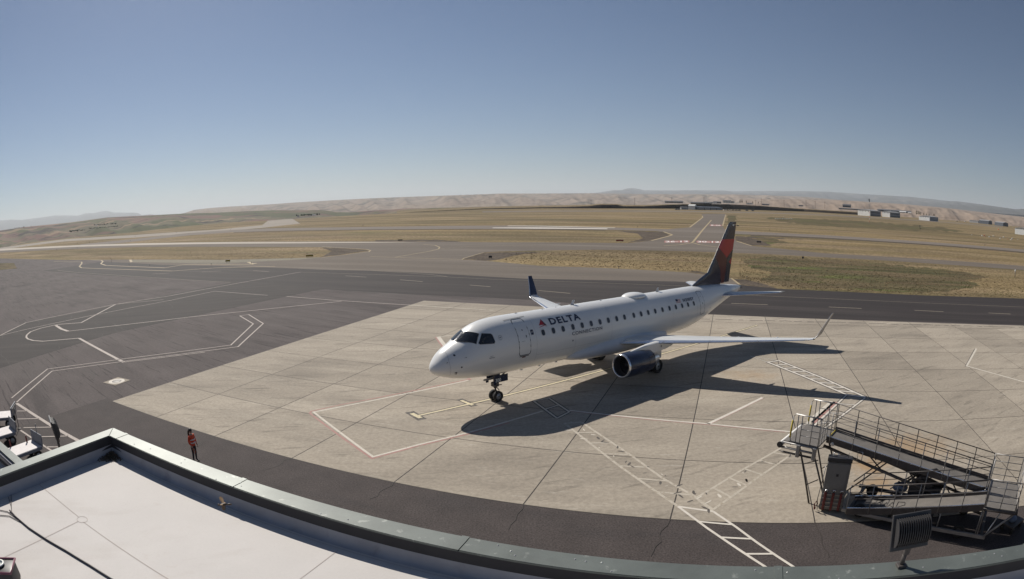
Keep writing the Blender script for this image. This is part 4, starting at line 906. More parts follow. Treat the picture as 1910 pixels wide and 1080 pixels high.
# coping, one folded length after another with raised joints
def coping(poly, name='coping_length'):
    bm = NB(); prism(bm, poly, ZP-.028, ZP)
    bmesh.ops.bevel(bm, geom=[e for e in bm.edges if all(v.co.z > ZP-.01 for v in e.verts)], offset=.008, segments=2, affect='EDGES')
    o = obj(name, bm, M['coping'], TB, True, rad(30)); return o
us = [uo-.03, -10.62, -6.87, -2.93, 1.05, 5.0, 8.95, 12.9, 40]
for i, (a, b_) in enumerate(zip(us, us[1:])):
    if i == 0: coping([UV(a+.004, vo+.03), UV(b_-.006, vo+.03), UV(b_-.006, vi-.03), UV(ui+.036, vi-.03)])
    else:
        coping([UV(a+.006, vi-.03), UV(b_-.006, vi-.03), UV(b_-.006, vo+.03), UV(a+.006, vo+.03)])
        bm = NB(); prism(bm, [UV(a-.10, vi-.034), UV(a+.004, vi-.034), UV(a+.004, vo+.034), UV(a-.10, vo+.034)], ZP+.001, ZP+.006); obj('joint_cover', bm, M['coping'], TB)
coping([UV(uo-.03, vo+.024), UV(ui+.03, vi-.034), UV(ui+.03, 2.1), UV(uo-.03, 2.1)])
coping([UV(uo-.03, 2.085), UV(ui+.03, 2.085), UV(ui+.03, -22), UV(uo-.03, -22)])
random.seed(11)
for k in range(26):      # fasteners and spots on the coping
    u = random.uniform(-10, 7); v = random.uniform(vi, vo); bm = NB(); lathe(bm, [(0, .012), (.006, .009), (.007, .001)], UV(u, v, ZP+.001), (0, 0, 1), 8); obj('fastener', bm, M['refl'] if k % 3 == 0 else M['cove'], TB)
# membrane seams
def seam(pts, wd=.018, z=ZF+.003):
    bm = NB(); prev = None; P = [UV(*p) for p in pts]
    for i, p in enumerate(P):
        d = (P[min(i+1, len(P)-1)]-P[max(i-1, 0)]).normalized(); n = Vector((-d.y, d.x, 0))*wd/2
        cur = (bm.verts.new((p.x+n.x, p.y+n.y, z)), bm.verts.new((p.x-n.x, p.y-n.y, z)))
        if prev: bm.faces.new((prev[0], cur[0], cur[1], prev[1]))
        prev = cur
    for f in bm.faces:
        f.normal_update()
        if f.normal.z < 0: f.normal_flip()
    obj('membrane_seam', bm, M['seam'], TB)
seam([(-10.85, 3.73), (-9.8, 3.72), (-8.95, 3.70)]); seam([(-8.7, 3.67), (-7.2, 3.67), (-5, 3.66), (0, 3.66), (20, 3.66)]); seam([(-8.80, 3.6), (-8.76, 2.8), (-8.72, 1.6), (-8.7, -4)], .022)
seam([(-8.8+.13*cos(a), 3.70+.10*sin(a)) for a in [i*pi/8 for i in range(17)]], .012)
seam([(ui+.13, vi-.16), (-6, vi-.15), (0, vi-.16), (20, vi-.16)], .012); seam([(-4.7, vi-.2), (-4.72, 3.7)], .012); seam([(ui+.16, vi-.2), (ui+.16, 0)], .010)
# leaf litter blown into the corner
bm = NB(); random.seed(4)
for k in range(1500):
    a, b_ = abs(random.gauss(0, .17)), abs(random.gauss(0, .17))
    if a+b_ > .62: continue
    z = ZF+.01+max(0, .10-(a+b_)*.17)*random.random(); p = UV(ui+.08+a, vi-.08-b_, z); s = random.uniform(.006, .02)
    R_ = Matrix.Rotation(random.uniform(0, 6.3), 3, 'Z') @ Matrix.Rotation(random.uniform(-1, 1), 3, 'X')
    vs = [bm.verts.new(p + R_ @ Vector(q)) for q in ((-s, -s*.5, 0), (s, -s*.4, 0), (s*1.1, s*.5, 0), (-s*.6, s*.6, 0))]; bm.faces.new(vs)
lit = obj('leaf_litter', bm, M['litter'], kind='stuff'); lit['label'] = 'brown leaf litter blown into the corner of the white roof'
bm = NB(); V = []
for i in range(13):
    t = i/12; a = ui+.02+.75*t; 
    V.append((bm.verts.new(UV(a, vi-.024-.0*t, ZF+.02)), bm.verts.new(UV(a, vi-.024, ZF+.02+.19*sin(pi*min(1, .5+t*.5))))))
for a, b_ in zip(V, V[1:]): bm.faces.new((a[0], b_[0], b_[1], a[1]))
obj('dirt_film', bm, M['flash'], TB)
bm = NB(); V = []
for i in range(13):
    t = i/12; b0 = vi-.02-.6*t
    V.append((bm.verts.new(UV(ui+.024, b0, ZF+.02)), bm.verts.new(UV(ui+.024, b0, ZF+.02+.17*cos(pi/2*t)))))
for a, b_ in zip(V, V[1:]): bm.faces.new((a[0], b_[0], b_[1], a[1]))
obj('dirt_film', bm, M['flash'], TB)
# cables lying across the roof
cb = thing('roof_cable', 'black cables fanning out at one end and crossing the white roof membrane', 'cable', tuple(UV(-9, 2.7, ZF)))
cb.location = (0, 0, 0)
main_c = [(-10.2, 2.62), (-9.9, 2.62), (-9.27, 2.66), (-8.6, 2.76), (-8.06, 2.86), (-7.4, 2.95), (-6.67, 3.02), (-5.5, 3.06), (-4, 2.9), (-2, 2.2)]
bm = NB(); path(bm, [UV(a, b_, ZF+.02) for a, b_ in main_c], .018, 6); obj('cable_bundle', bm, M['cable'], cb)
for q in ([(-10.85, 2.95), (-10.5, 2.80), (-10.15, 2.64), (-9.8, 2.63)], [(-10.8, 2.85), (-10.4, 2.74), (-10.1, 2.63), (-9.7, 2.635)], [(-10.9, 1.9), (-10.6, 2.30), (-10.2, 2.56), (-9.7, 2.63)], [(-10.7, 1.7), (-10.4, 2.15), (-10.0, 2.52), (-9.5, 2.65)]):
    bm = NB(); path(bm, [UV(a, b_, ZF+.014) for a, b_ in q], .008, 5); obj('cable_strand', bm, M['cable'], cb)
# plum coloured housing at the left edge
dv = thing('equipment_housing', 'dark plum coloured equipment housing with a rounded rim on the white roof', 'housing', tuple(UV(-7.95, 1.48, ZF)), GA+.9)
bm = NB(); box(bm, (0, 0, .16), (.5, .42, .30), None, .05); obj('body', bm, M['black'], dv, True, rad(40))
bm = NB(); path(bm, [(.25*cx, .21*cy, .31) for cx, cy in ((-1, -1), (1, -1), (1, 1), (-1, 1), (-1, -1))], .022, 8); obj('rim', bm, M['purple'], dv)
bm = NB(); lathe(bm, [(0, .02), (.02, .11), (.03, .12), (.035, .09)], (-.03, .02, .31), (0, 0, 1), 20); obj('dial', bm, M['refl'], dv)
bm = NB(); tube(bm, (-.2, .15, .3), (-.2, .15, .42), .012, 6); obj('stub', bm, M['black'], dv)

# lower canopy roof beyond the left parapet
cy = thing('canopy_roof', 'lower flat roof with grey edge coping and a rail pipe beside the terminal', 'roof', (0, 0, 0))
bm = NB(); prism(bm, [UV(-60, -6), UV(uo-.05, -6), UV(uo-.05, 5.0), UV(-60, 5.0)], 3.9, 4.55); obj('roof_deck', bm, M['roof'], cy)
bm = NB(); prism(bm, [UV(-60, 5.08), UV(uo-.05, 5.08), UV(uo-.05, 5.40), UV(-60, 5.40)], 4.92, 5.0); obj('coping', bm, M['coping'], cy)
bm = NB(); prism(bm, [UV(-60, 5.005), UV(uo-.06, 5.005), UV(uo-.06, 5.36), UV(-60, 5.36)], 3.9, 4.915); obj('upstand', bm, M['cove'], cy)
bm = NB(); tube(bm, UV(-40, 4.86, 4.86), UV(-15.6, 4.86, 4.86), .06, 10); obj('rail_pipe', bm, M['flash'], cy)
bm = NB(); ball(bm, UV(-15.5, 4.86, 4.86), .14, (1, 1, 1), 12); tube(bm, UV(-15.5, 4.86, 4.55), UV(-15.5, 4.86, 4.86), .05, 8); obj('pipe_cap', bm, M['refl'], cy)
for k in range(6):
    bm = NB(); tube(bm, UV(-17-k*3, 4.86, 4.55), UV(-17-k*3, 4.86, 4.84), .03, 8); obj('pipe_post', bm, M['steel'], cy)
for k in range(4):
    bm = NB(); tube(bm, UV(-14-k*12, 1.5, 0), UV(-14-k*12, 1.5, 3.9), .15, 10); obj('column', bm, M['steel'], cy)

# finned floodlights clamped to the parapet
def floodlight(label, loc, yaw, tilt, arm):
    f = thing('floodlight', label, 'floodlight', loc, yaw, 'floodlights on the parapet')
    Rx = Matrix.Rotation(tilt, 3, 'X')
    def tr(bm, T_): 
        for v in bm.verts: v.co = Rx @ v.co + Vector(T_)
    bm = NB(); box(bm, (0, .05, 0), (.60, .045, .46), None, .01); tr(bm, (0, 0, arm)); fr = obj('lamp_frame', bm, M['black'], f)
    bm = NB(); box(bm, (0, .078, 0), (.50, .006, .36)); tr(bm, (0, 0, arm)); obj('lens', bm, M['glass'], fr)
    n = 15
    for k in range(n):
        x = -.25+.5*k/(n-1); bm = NB(); P = []
        for i in range(9):
            a = pi*i/8; P.append((.165*cos(a)*1.12, .027-.13*sin(a)**.8))
        a_ = [bm.verts.new((x-.006, p[1], p[0])) for p in P]; b_ = [bm.verts.new((x+.006, p[1], p[0])) for p in P]
        bm.faces.new(a_); bm.faces.new(b_[::-1])
        for i in range(len(P)): bm.faces.new((a_[i], a_[(i+1) % len(P)], b_[(i+1) % len(P)], b_[i]))
        tr(bm, (0, 0, arm)); obj('cooling_fin', bm, M['black'], f)
    bm = NB(); box(bm, (0, -.01, 0), (.48, .07, .30), None, .02); tr(bm, (0, 0, arm)); obj('lamp_body', bm, M['black'], f)
    bm = NB(); box(bm, (0, -.02, arm-.25), (.09, .06, .16), None, .015); box(bm, (0, .0, arm-.33), (.05, .05, .1)); obj('bracket', bm, M['dsteel'], f)
    bm = NB(); tube(bm, (0, .0, .0), (0, .0, arm-.30), .035, 10); obj('arm', bm, M['dsteel'], f)
    bm = NB(); box(bm, (0, 0, .02), (.14, .12, .04), None, .008); obj('base_plate', bm, M['dsteel'], f)
    return f
floodlight('black finned floodlight leaning over the parapet in front of the boarding ramps', tuple(UV(2.70, vo-.10, ZP)), GA+rad(9), rad(-24), .52)
floodlight('dark floodlight head seen edge-on above the left parapet beside the baggage carts', tuple(UV(-12.42, 5.16, 6.52)), rad(140), rad(-8), .52)
bm = NB(); path(bm, [UV(uo+.03, 5.16, 5.7), UV(-12.2, 5.16, 5.75), UV(-12.42, 5.16, 5.95), UV(-12.42, 5.16, 6.52)], .04, 8); obj('lamp_bracket', bm, M['dsteel'], TB)

# flying insect above the roof
ip = Vector((0, 0, H)) + ray(417, 941)*1.35
ins = thing('flying_insect', 'brown insect with spread translucent wings flying above the white roof', 'insect', tuple(ip), 0.5)
bm = NB(); ball(bm, (0, 0, 0), .0035, (2.6, .9, .9), 12); ball(bm, (-.011, 0, .0), .0028, (1.2, 1, 1), 10); ball(bm, (.0135, 0, -.001), .0028, (2.3, .8, .8), 10); obj('body', bm, M['body_b'], ins, True)
for (dx, dy, dz, s) in ((-.004, .022, .010, 1), (-.002, -.014, -.008, .9), (.004, .017, -.003, .6), (-.008, -.010, .005, .6)):
    bm = NB(); a = Vector((0, 0, .001)); b_ = Vector((dx, dy, dz)); sd = b_.cross(Vector((.2, .1, 1))).normalized()*.0042*s; P = []
    for i in range(12):
        t = i/11*2*pi; P.append(a.lerp(b_, .5-.5*cos(t)) + sd*sin(t)*(1.1-.3*cos(t)))
    up = [bm.verts.new(p) for p in P]; bm.faces.new(up); bmesh.ops.solidify(bm, geom=bm.faces[:], thickness=.0003); obj('wing', bm, M['wing_b'], ins)
bm = NB()
path(bm, [(.004, -.001, -.002), (.003, -.010, -.009), (0, -.014, -.016)], .0003, 4); obj('leg', bm, M['body_b'], ins)
bm = NB(); path(bm, [(-.003, .001, -.002), (-.008, .006, -.009), (-.014, .006, -.013)], .0003, 4); obj('leg', bm, M['body_b'], ins)

# ------------------------------------------------------------------ boarding ramp
an = rad(-48); RE = Vector((cos(an), sin(an), 0)); RN = Vector((-RE.y, RE.x, 0)); RO = Vector((12.1, 17.3, 0))
RP = thing('boarding_ramp', 'long grey steel switchback passenger boarding ramp with handrails parked on the apron', 'boarding ramp', tuple(RO), an)
def q(s, n, z): return Vector((s if s > -1.75 else -1.75+(s+1.75)*.72, n, z))
def rtube(name, p, r_, mt=None, parent=RP, n=6):
    bm = NB(); pts = [Vector(x) for x in p]
    if len(pts) == 2: tube(bm, pts[0], pts[1], r_, n)
    else: path(bm, pts, r_, n)
    return obj(name, bm, mt or M['steel'], parent)
def slabq(name, P, th, mt, parent=RP):
    bm = NB(); a = [bm.verts.new(p) for p in P]; b_ = [bm.verts.new((p[0], p[1], p[2]-th)) for p in P]
    bm.faces.new(a); bm.faces.new(b_[::-1])
    for k in range(4): bm.faces.new((a[k], a[(k+1) % 4], b_[(k+1) % 4], b_[k]))
    return obj(name, bm, mt, parent)
def fz(s): return 1.55+(2.5-1.55)*(6.0-s)/7.75          # upper flight deck height
def lz(s): return .32+(1.55-.32)*max(0, min(1, s/6.0))    # lower flight deck height
slabq('upper_flight_deck', [q(-1.75, 1.5, 2.5), q(6, 1.5, 1.55), q(6, 2.6, 1.55), q(-1.75, 2.6, 2.5)], .05, M['deck'])
slabq('lower_flight_deck', [q(0.1, .1, .32), q(6, .1, 1.55), q(6, 1.2, 1.55), q(0.1, 1.2, .32)], .05, M['deck'])
slabq('landing_deck', [q(6.01, .1, 1.55), q(7.5, .1, 1.55), q(7.5, 2.6, 1.55), q(6.01, 2.6, 1.55)], .05, M['deck'])
slabq('platform_deck', [q(-3.6, .45, 2.5), q(-1.76, .45, 2.5), q(-1.76, 2.6, 2.5), q(-3.6, 2.6, 2.5)], .06, M['deck'])
for nm, n_, s0, s1, fn in (('stringer', 1.47, -1.75, 6, fz), ('stringer', 2.63, -1.75, 6, fz), ('stringer', .07, 0.1, 6, lz), ('stringer', 1.23, 0.1, 6, lz)):
    slabq(nm, [q(s0, n_-.025, fn(s0)+.10), q(s1, n_-.025, fn(s1)+.10), q(s1, n_+.025, fn(s1)+.10), q(s0, n_+.025, fn(s0)+.10)], .26, M['dsteel'])
    slabq('kick_rail', [q(s0, n_-.03, fn(s0)+.128), q(s1, n_-.03, fn(s1)+.128), q(s1, n_+.03, fn(s1)+.128), q(s0, n_+.03, fn(s0)+.128)], .025, M['alu'] if nm and n_ < 2 else M['dsteel'])
def rail(n_, s0, s1, fn, cnt, name='handrail', hgt=1.08):
    for k in range(cnt+1):
        s = s0+(s1-s0)*k/cnt; rtube('rail_post', (q(s, n_, fn(s)-.12), q(s, n_, fn(s)+hgt)), .022, M['dsteel'] if n_ > 2 else M['steel'])
    for h in (hgt, .80, .52): rtube(name if h == hgt else 'mid_rail', (q(s0, n_, fn(s0)+h), q(s1, n_, fn(s1)+h)), .021 if h == hgt else .014, M['dsteel'])
rail(2.66, -1.75, 6, fz, 8); rail(1.44, -1.6, 5.9, fz, 7); rail(.04, .1, 6, lz, 6); rail(1.27, .3, 5.9, lz, 6)
L0 = lambda s: 1.55
for (a, b_) in (((6.02, .06), (7.46, .06)), ((7.46, .06), (7.46, 2.64)), ((7.46, 2.64), (6.02, 2.64))):
    for t in (0, .5, 1): 
        x, y = a[0]+(b_[0]-a[0])*t, a[1]+(b_[1]-a[1])*t; rtube('rail_post', (q(x, y, 1.5), q(x, y, 2.65)), .02)
    for h in (1.08, .8, .52, .25): rtube('mid_rail', (q(a[0], a[1], 1.55+h), q(b_[0], b_[1], 1.55+h)), .015 if h < 1 else .02)
rtube('gate_post', (q(6.0, 1.33, 1.5), q(6.0, 1.33, 2.9)), .03)
rtube('fascia', (q(6.0, .05, 1.48), q(7.5, .05, 1.48)), .07, M['dsteel']); rtube('fascia', (q(7.5, .05, 1.48), q(7.5, 2.6, 1.48)), .07, M['dsteel'])
# platform rails: two framed loops with yellow bumpers
for n_ in (.47, 2.58):
    rtube('platform_loop', (q(-3.45, n_, 2.35), q(-3.55, n_, 2.6), q(-3.5, n_, 3.5), q(-3.35, n_, 3.62), q(-1.75, n_, 3.60)), .026)
    rtube('yellow_bumper', (q(-3.57, n_, 2.65), q(-3.53, n_, 3.35)), .04, M['yelp'])
    for s in (-3.2, -2.95, -2.3, -1.8): rtube('rail_post', (q(s, n_, 2.45), q(s, n_, 3.6)), .02)
    for h in (3.3, 3.05, 2.8): rtube('mid_rail', (q(-2.95, n_, h), q(-1.8, n_, h)), .014)
for s in (-1.75,): 
    for h in (3.58, 3.3, 3.0, 2.75): rtube('gate_rail', (q(s, .5, h), q(s, 1.42, h)), .014)
    for n_ in (.5, .8, 1.1, 1.42): rtube('gate_rail', (q(s, n_, 2.5), q(s, n_, 3.58)), .014)
rtube('yellow_edge', (q(-1.7, 1.55, 2.53), q(-1.7, 2.55, 2.53)), .022, M['yelp'])
# bumper roller along the aircraft edge, and its carriers
rtube('bumper_roller', (q(-4.05, .35, 2.32), q(-4.05, 2.7, 2.32)), .10, M['mwhite'], RP, 12)
for n_ in (.34, 2.71): rtube('roller_cap', (q(-4.05, n_-.03, 2.32), q(-4.05, n_+.03, 2.32)), .125, M['black'], RP, 12)
rtube('front_bar', (q(-4.0, .4, 2.22), q(-1.8, .4, 2.22)), .05, M['steel']); rtube('front_bar', (q(-3.9, .42, 2.42), q(-1.8, .42, 2.42)), .035, M['steel']); rtube('front_bar', (q(-3.9, .42, 2.02), q(-2.0, .42, 2.02)), .045, M['dsteel'])
slabq('front_apron', [q(-3.95, .5, 2.45), q(-3.62, .45, 2.49), q(-3.62, 2.6, 2.49), q(-3.95, 2.6, 2.45)], .04, M['deck'])
for s in (-2.9, -1.9):
    bm = NB(); box(bm, q(s, .38, 2.2), (.16, .16, .5), None, .02); obj('slide_clamp', bm, M['steel'], RP)
bm = NB(); ball(bm, q(-1.45, 1.5, 2.32), .10, (1, 1, 1), 12); obj('pivot_cap', bm, M['mwhite'], RP)
# legs, trusses, braces
for n_ in (.6, 2.4):
    rtube('leg', (q(-3.0, n_, 2.4), q(-1.75, n_, .02)), .04, M['dsteel']); rtube('leg', (q(-2.2, n_, 2.4), q(-.95, n_, .02)), .04, M['dsteel'])
    rtube('brace', (q(-2.6, n_, 1.6), q(-1.7, n_, 1.9)), .022, M['dsteel']); rtube('brace', (q(-2.1, n_, .8), q(-1.55, n_, 1.1)), .022, M['dsteel'])
for n_ in (1.55, 2.55):
    rtube('main_truss', (q(-1.9, n_, 2.15), q(6.1, n_, .55)), .065, M['dsteel'])
    for s in (.2, 2.0, 3.8, 5.4): rtube('truss_web', (q(s, n_, fz(s)-.1), q(s+.8, n_, 2.15-.2*(s+.8+1.9))), .03, M['dsteel'])
    for s in (1.2, 3.0): rtube('scissor', (q(s, n_, fz(s)-.1), q(s-1.6, n_, .45)), .035, M['dsteel'])
for s in (0.6, 2.4, 4.4): rtube('cross_tube', (q(s, 1.5, fz(s)-.2), q(s+.1, 2.6, fz(s)-.2)), .03, M['dsteel'])
for n_ in (.1, 2.5):
    bm = NB(); box(bm, q(3.2, n_, .34), (6.6, .10, .14), None, .01); obj('chassis_beam', bm, M['steel'] if n_ < 1 else M['dsteel'], RP)
for s in (.2, 2.0, 3.8, 6.3): bm = NB(); box(bm, q(s, 1.3, .36), (.12, 2.4, .10)); obj('chassis_cross', bm, M['dsteel'], RP)
for s in (2.2, 4.2, 6.0): rtube('support_post', (q(s, .1, .4), q(s, .1, lz(s)-.1)), .03, M['steel'])
rtube('corner_brace', (q(6.4, .08, .38), q(7.45, .08, 1.42)), .045, M['steel']); rtube('corner_brace', (q(6.3, 2.55, .38), q(7.45, 2.55, 1.42)), .045, M['steel']); rtube('corner_brace', (q(6.5, .15, .5), q(7.0, .9, 1.3)), .03, M['alu'])
rtube('landing_post', (q(6.1, .1, .35), q(6.05, .1, 2.6)), .035, M['steel']); rtube('landing_post', (q(6.1, 2.6, .35), q(6.05, 2.6, 1.5)), .035, M['steel'])
rtube('handle', (q(-.2, 1.4, 1.9), q(-.22, 1.4, 2.25), q(.0, 1.4, 2.25), q(0, 1.4, 1.9)), .02, M['alu']); rtube('handle', (q(-1.05, .6, 1.9), q(-1.07, .6, 2.35), q(-.85, .6, 2.35), q(-.83, .6, 1.7)), .02, M['alu'])
for s, n_ in ((.6, .45), (.6, 2.4), (5.2, .35), (5.2, 2.4)):
    w_ = bpy.data.objects.new('road_wheel', None); C.objects.link(w_); w_.parent = RP; w_.location = (s, n_, .28)
    bm = NB(); lathe(bm, [(-.08, .16), (-.1, .2), (-.1, .25), (-.05, .28), (.05, .28), (.1, .25), (.1, .2), (.08, .16)], (0, 0, 0), (0, 1, 0), 20); obj('tyre', bm, M['rubber'], w_, True)
    bm = NB(); lathe(bm, [(-.06, .01), (-.07, .15), (.07, .15), (.06, .01)], (0, 0, 0), (0, 1, 0), 14); obj('rim', bm, M['dsteel'], w_)
# drive unit, hydraulic ram, blue tarp bundle
bm = NB(); box(bm, q(3.1, 2.0, .85), (1.5, .8, .7), None, .06); obj('power_unit', bm, M['black'], RP, True, rad(40))
bm = NB(); box(bm, q(3.0, 1.9, 1.3), (.9, .5, .3), Matrix.Rotation(.3, 3, 'Y'), .08); obj('power_unit_cowl', bm, M['black'], RP, True, rad(40))
rtube('hydraulic_ram', (q(1.6, 2.05, 1.75), q(3.9, 2.05, 1.15)), .11, M['dsteel'], RP, 10); rtube('ram_rod', (q(.9, 2.05, 1.93), q(1.65, 2.05, 1.74)), .05, M['alu'], RP, 8)
bm = NB(); random.seed(9)
ball(bm, q(1.95, 1.75, 1.0), .3, (1.2, .9, .6), 14)
for v in bm.verts: v.co += Vector((random.uniform(-.04, .04), random.uniform(-.04, .04), random.uniform(-.05, .05)))
obj('tarp_bundle', bm, M['blue'], RP)
rtube('hose', (q(2.2, 1.9, 1.2), q(2.7, 1.7, 1.75), q(3.4, 1.8, 1.95), q(4.0, 1.9, 1.6), q(3.9, 1.9, 1.2)), .05, M['black'], RP, 8)
rtube('hose', (q(-.1, 1.2, .5), q(.4, .9, .75), q(1.1, .8, .7), q(1.5, 1.1, .6)), .04, M['black'], RP, 8)
# scrawled lettering on the lower deck
bm = NB(); bm.free()
for (s0, a) in ((.95, 0), (1.35, 1), (1.75, 2), (2.15, 3)):
    P = {0: [(0, 0), (.15, .5), (.3, 0), (.08, .2)], 1: [(0, .5), (.15, 0), (.3, .5)], 2: [(0, 0), (.15, .5), (.3, 0), (.08, .2)], 3: [(0, 0), (0, .5), (.3, .45), (.35, .2), (0, 0)]}[a]
    rtube('painted_mark', [q(s0+x, .35+y, lz(s0+x)+.006) for x, y in P], .012, M['black'], RP, 4)
slabq('dark_entry_mat', [q(.12, .15, .335), q(.9, .15, .495), q(.9, 1.15, .495), q(.12, 1.15, .335)], .008, M['black'])

# cabinet with red straps standing at the ramp's lower end
cbn = thing('equipment_cabinet', 'tall grey cabinet with three red straps on chrome hooks at the foot of the ramp', 'cabinet', (11.55, 18.12, 0), rad(-33))
bm = NB(); box(bm, (.35, .28, 1.12), (1.0, .5, 2.0), None, .02); obj('cabinet_body', bm, M['cabinet'], cbn)
bm = NB(); box(bm, (.35, .012, 1.48), (.78, .03, .82), None, .006); dr = obj('cabinet_door', bm, M['cabinet'], cbn)
bm = NB(); box(bm, (.35, -.008, 1.62), (.10, .02, .10), None, .004); obj('latch', bm, M['black'], dr)
bm = NB(); box(bm, (.35, .26, 2.20), (1.04, .56, .16), Matrix.Rotation(rad(-8), 3, 'X'), .02); obj('lid', bm, M['black'], cbn)
bm = NB(); box(bm, (.35, .015, 1.985), (1.0, .03, .2), None, .004); obj('upper_panel', bm, M['cabinet'], cbn)
for i, x in enumerate((.02, .35, .68)):
    bm = NB(); path(bm, [(x, -.03, .95), (x-.07, -.08, .92), (x-.03, -.1, 1.02), (x+.05, -.09, 1.03), (x+.07, -.07, .93)], .02, 6); hk = obj('hook', bm, M['alu'], cbn)
    bm = NB(); box(bm, (x, -.05, .52), (.11, .05, .78), None, .02); obj('strap', bm, M['redk'], cbn)
for k in range(4):
    bm = NB(); box(bm, (.35, .0, .28+k*.17), (.9, .03, .05), None, .008); obj('slat', bm, M['steel'], cbn)
bm = NB(); path(bm, [(-.2, .1, .05), (-.28, .08, .5), (-.24, .12, 1.2), (-.2, .15, 1.9)], .02, 6); obj('side_pipe', bm, M['steel'], cbn)
bm = NB(); path(bm, [(-.32, 0, .1), (-.36, -.05, .35), (-.3, -.08, .5), (-.24, -.04, .38), (-.3, 0, .12), (-.36, .05, .25)], .03, 6); obj('coiled_hose', bm, M['redk'], cbn)
bm = NB(); tube(bm, (.66, .2, 2.25), (.67, .2, 2.5), .01, 5); obj('aerial', bm, M['black'], cbn)
for x in (-.05, .75): bm = NB(); lathe(bm, [(-.04, .1), (-.05, .13), (.05, .13), (.04, .1), (.04, .01), (-.04, .01)], (x, .28, .13), (0, 1, 0), 14); obj('castor', bm, M['rubber'], cbn)

# second ramp end / trolley glimpsed at the right edge
t2 = thing('towing_dolly', 'small dark dolly with blue cloth in the ramp shadow near the right edge', 'dolly', tuple(at(1885, 985)), 0.2)
bm = NB(); box(bm, (0, 0, .3), (1.1, .7, .08), None, .02); obj('deck', bm, M['dsteel'], t2)
bm = NB(); ball(bm, (-.1, 0, .45), .2, (1.2, 1, .7), 10); obj('cloth', bm, M['blue'], t2)
bm = NB(); tube(bm, (.3, 0, .3), (1.3, .7, .9), .04, 8); obj('tow_bar', bm, M['dsteel'], t2)
for x in (-.4, .4):
    for y in (-.3, .3): bm = NB(); lathe(bm, [(-.04, .01), (-.05, .14), (.05, .14), (.04, .01)], (x, y, .145), (0, 1, 0), 14); obj('wheel', bm, M['rubber'], t2)

# ------------------------------------------------------------------ baggage carts by the terminal
def cart(label, pr, pl, red, white=True):
    """pr: ground point under the right end, pl: a point towards the left end"""
    d = (pl-pr); d.z = 0; d.normalize(); a = math.atan2(d.y, d.x)
    c = thing('baggage_cart', label, 'baggage cart', (pr.x, pr.y, 0), a, 'baggage carts beside the terminal')
    Lg, Wd = 3.2, 1.5
    bm = NB(); box(bm, (Lg/2+.1, 0, .72), (Lg, Wd, .09), None, .02); obj('deck', bm, M['cartd'], c)
    bm = NB(); box(bm, (Lg/2+.1, -Wd/2-.01, .66), (Lg, .04, .16), None, .01); obj('side_sill', bm, M['cartg'], c)
    bm = NB(); box(bm, (Lg/2+.1, Wd/2+.01, .66), (Lg, .04, .16), None, .01); obj('side_sill', bm, M['cartg'], c)
    bm = NB(); box(bm, (.02, 0, 1.02), (.07, Wd+.1, .62), Matrix.Rotation(rad(-6), 3, 'Y'), .03); ep = obj('end_panel', bm, M['cartg'], c)
    bm = NB(); box(bm, (-.035, 0, 1.05), (.02, Wd-.3, .34), Matrix.Rotation(rad(-6), 3, 'Y'), .008); obj('inset', bm, M['steel'], ep)
    bm = NB(); box(bm, (Lg/2+.1, 0, .56), (Lg-.3, .5, .1)); obj('chassis', bm, M['dsteel'], c)
    for x in (.45, Lg-.35):
        bm = NB(); tube(bm, (x, -.62, .3), (x, .62, .3), .04, 8); obj('axle', bm, M['dsteel'], c)
        for y in (-.62, .62):
            w_ = NB(); lathe(w_, [(-.07, .16), (-.09, .22), (-.07, .29), (.07, .29), (.09, .22), (.07, .16)], (x, y, .295), (0, 1, 0), 20); wo_ = obj('wheel', w_, M['rubber'], c, True)
            w_ = NB(); lathe(w_, [(-.075, .01), (-.06, .16), (.06, .16), (.075, .01)], (x, y, .295), (0, 1, 0), 14); obj('rim', w_, M['rimw'], wo_)
    bm = NB(); tube(bm, (0, 0, .45), (-.12, 0, 1.75 if red else 1.1), .025, 8); obj('tow_bar', bm, M['steel'], c)
    if red:
        for x, y in ((.55, -.55), (1.7, -.8)): bm = NB(); box(bm, (x, y, .95), (.1, .05, .38), None, .01); obj('red_post', bm, M['redk'], c)
    return c
cart('baggage cart with grey end panel and pale deck, farthest from the roof', at(27, 792)+Vector((.3, 0, 0)), at(-60, 800), False)
cart('white decked baggage cart between the other two carts', at(31, 822), at(-60, 850), False)
cart('baggage cart with two red posts and pinkish deck, nearest the terminal roof', at(77, 850), at(0, 880), True)
pst = thing('marker_post', 'thin dark marker post standing behind the baggage carts', 'post', tuple(at(36, 800)))
bm = NB(); tube(bm, (0, 0, 0), (0, 0, 1.2), .025, 8); obj('pole', bm, M['dsteel'], pst); bm = NB(); lathe(bm, [(0, .16), (.04, .14), (.05, .01)], (0, 0, 0), (0, 0, 1), 14); obj('foot', bm, M['dsteel'], pst)

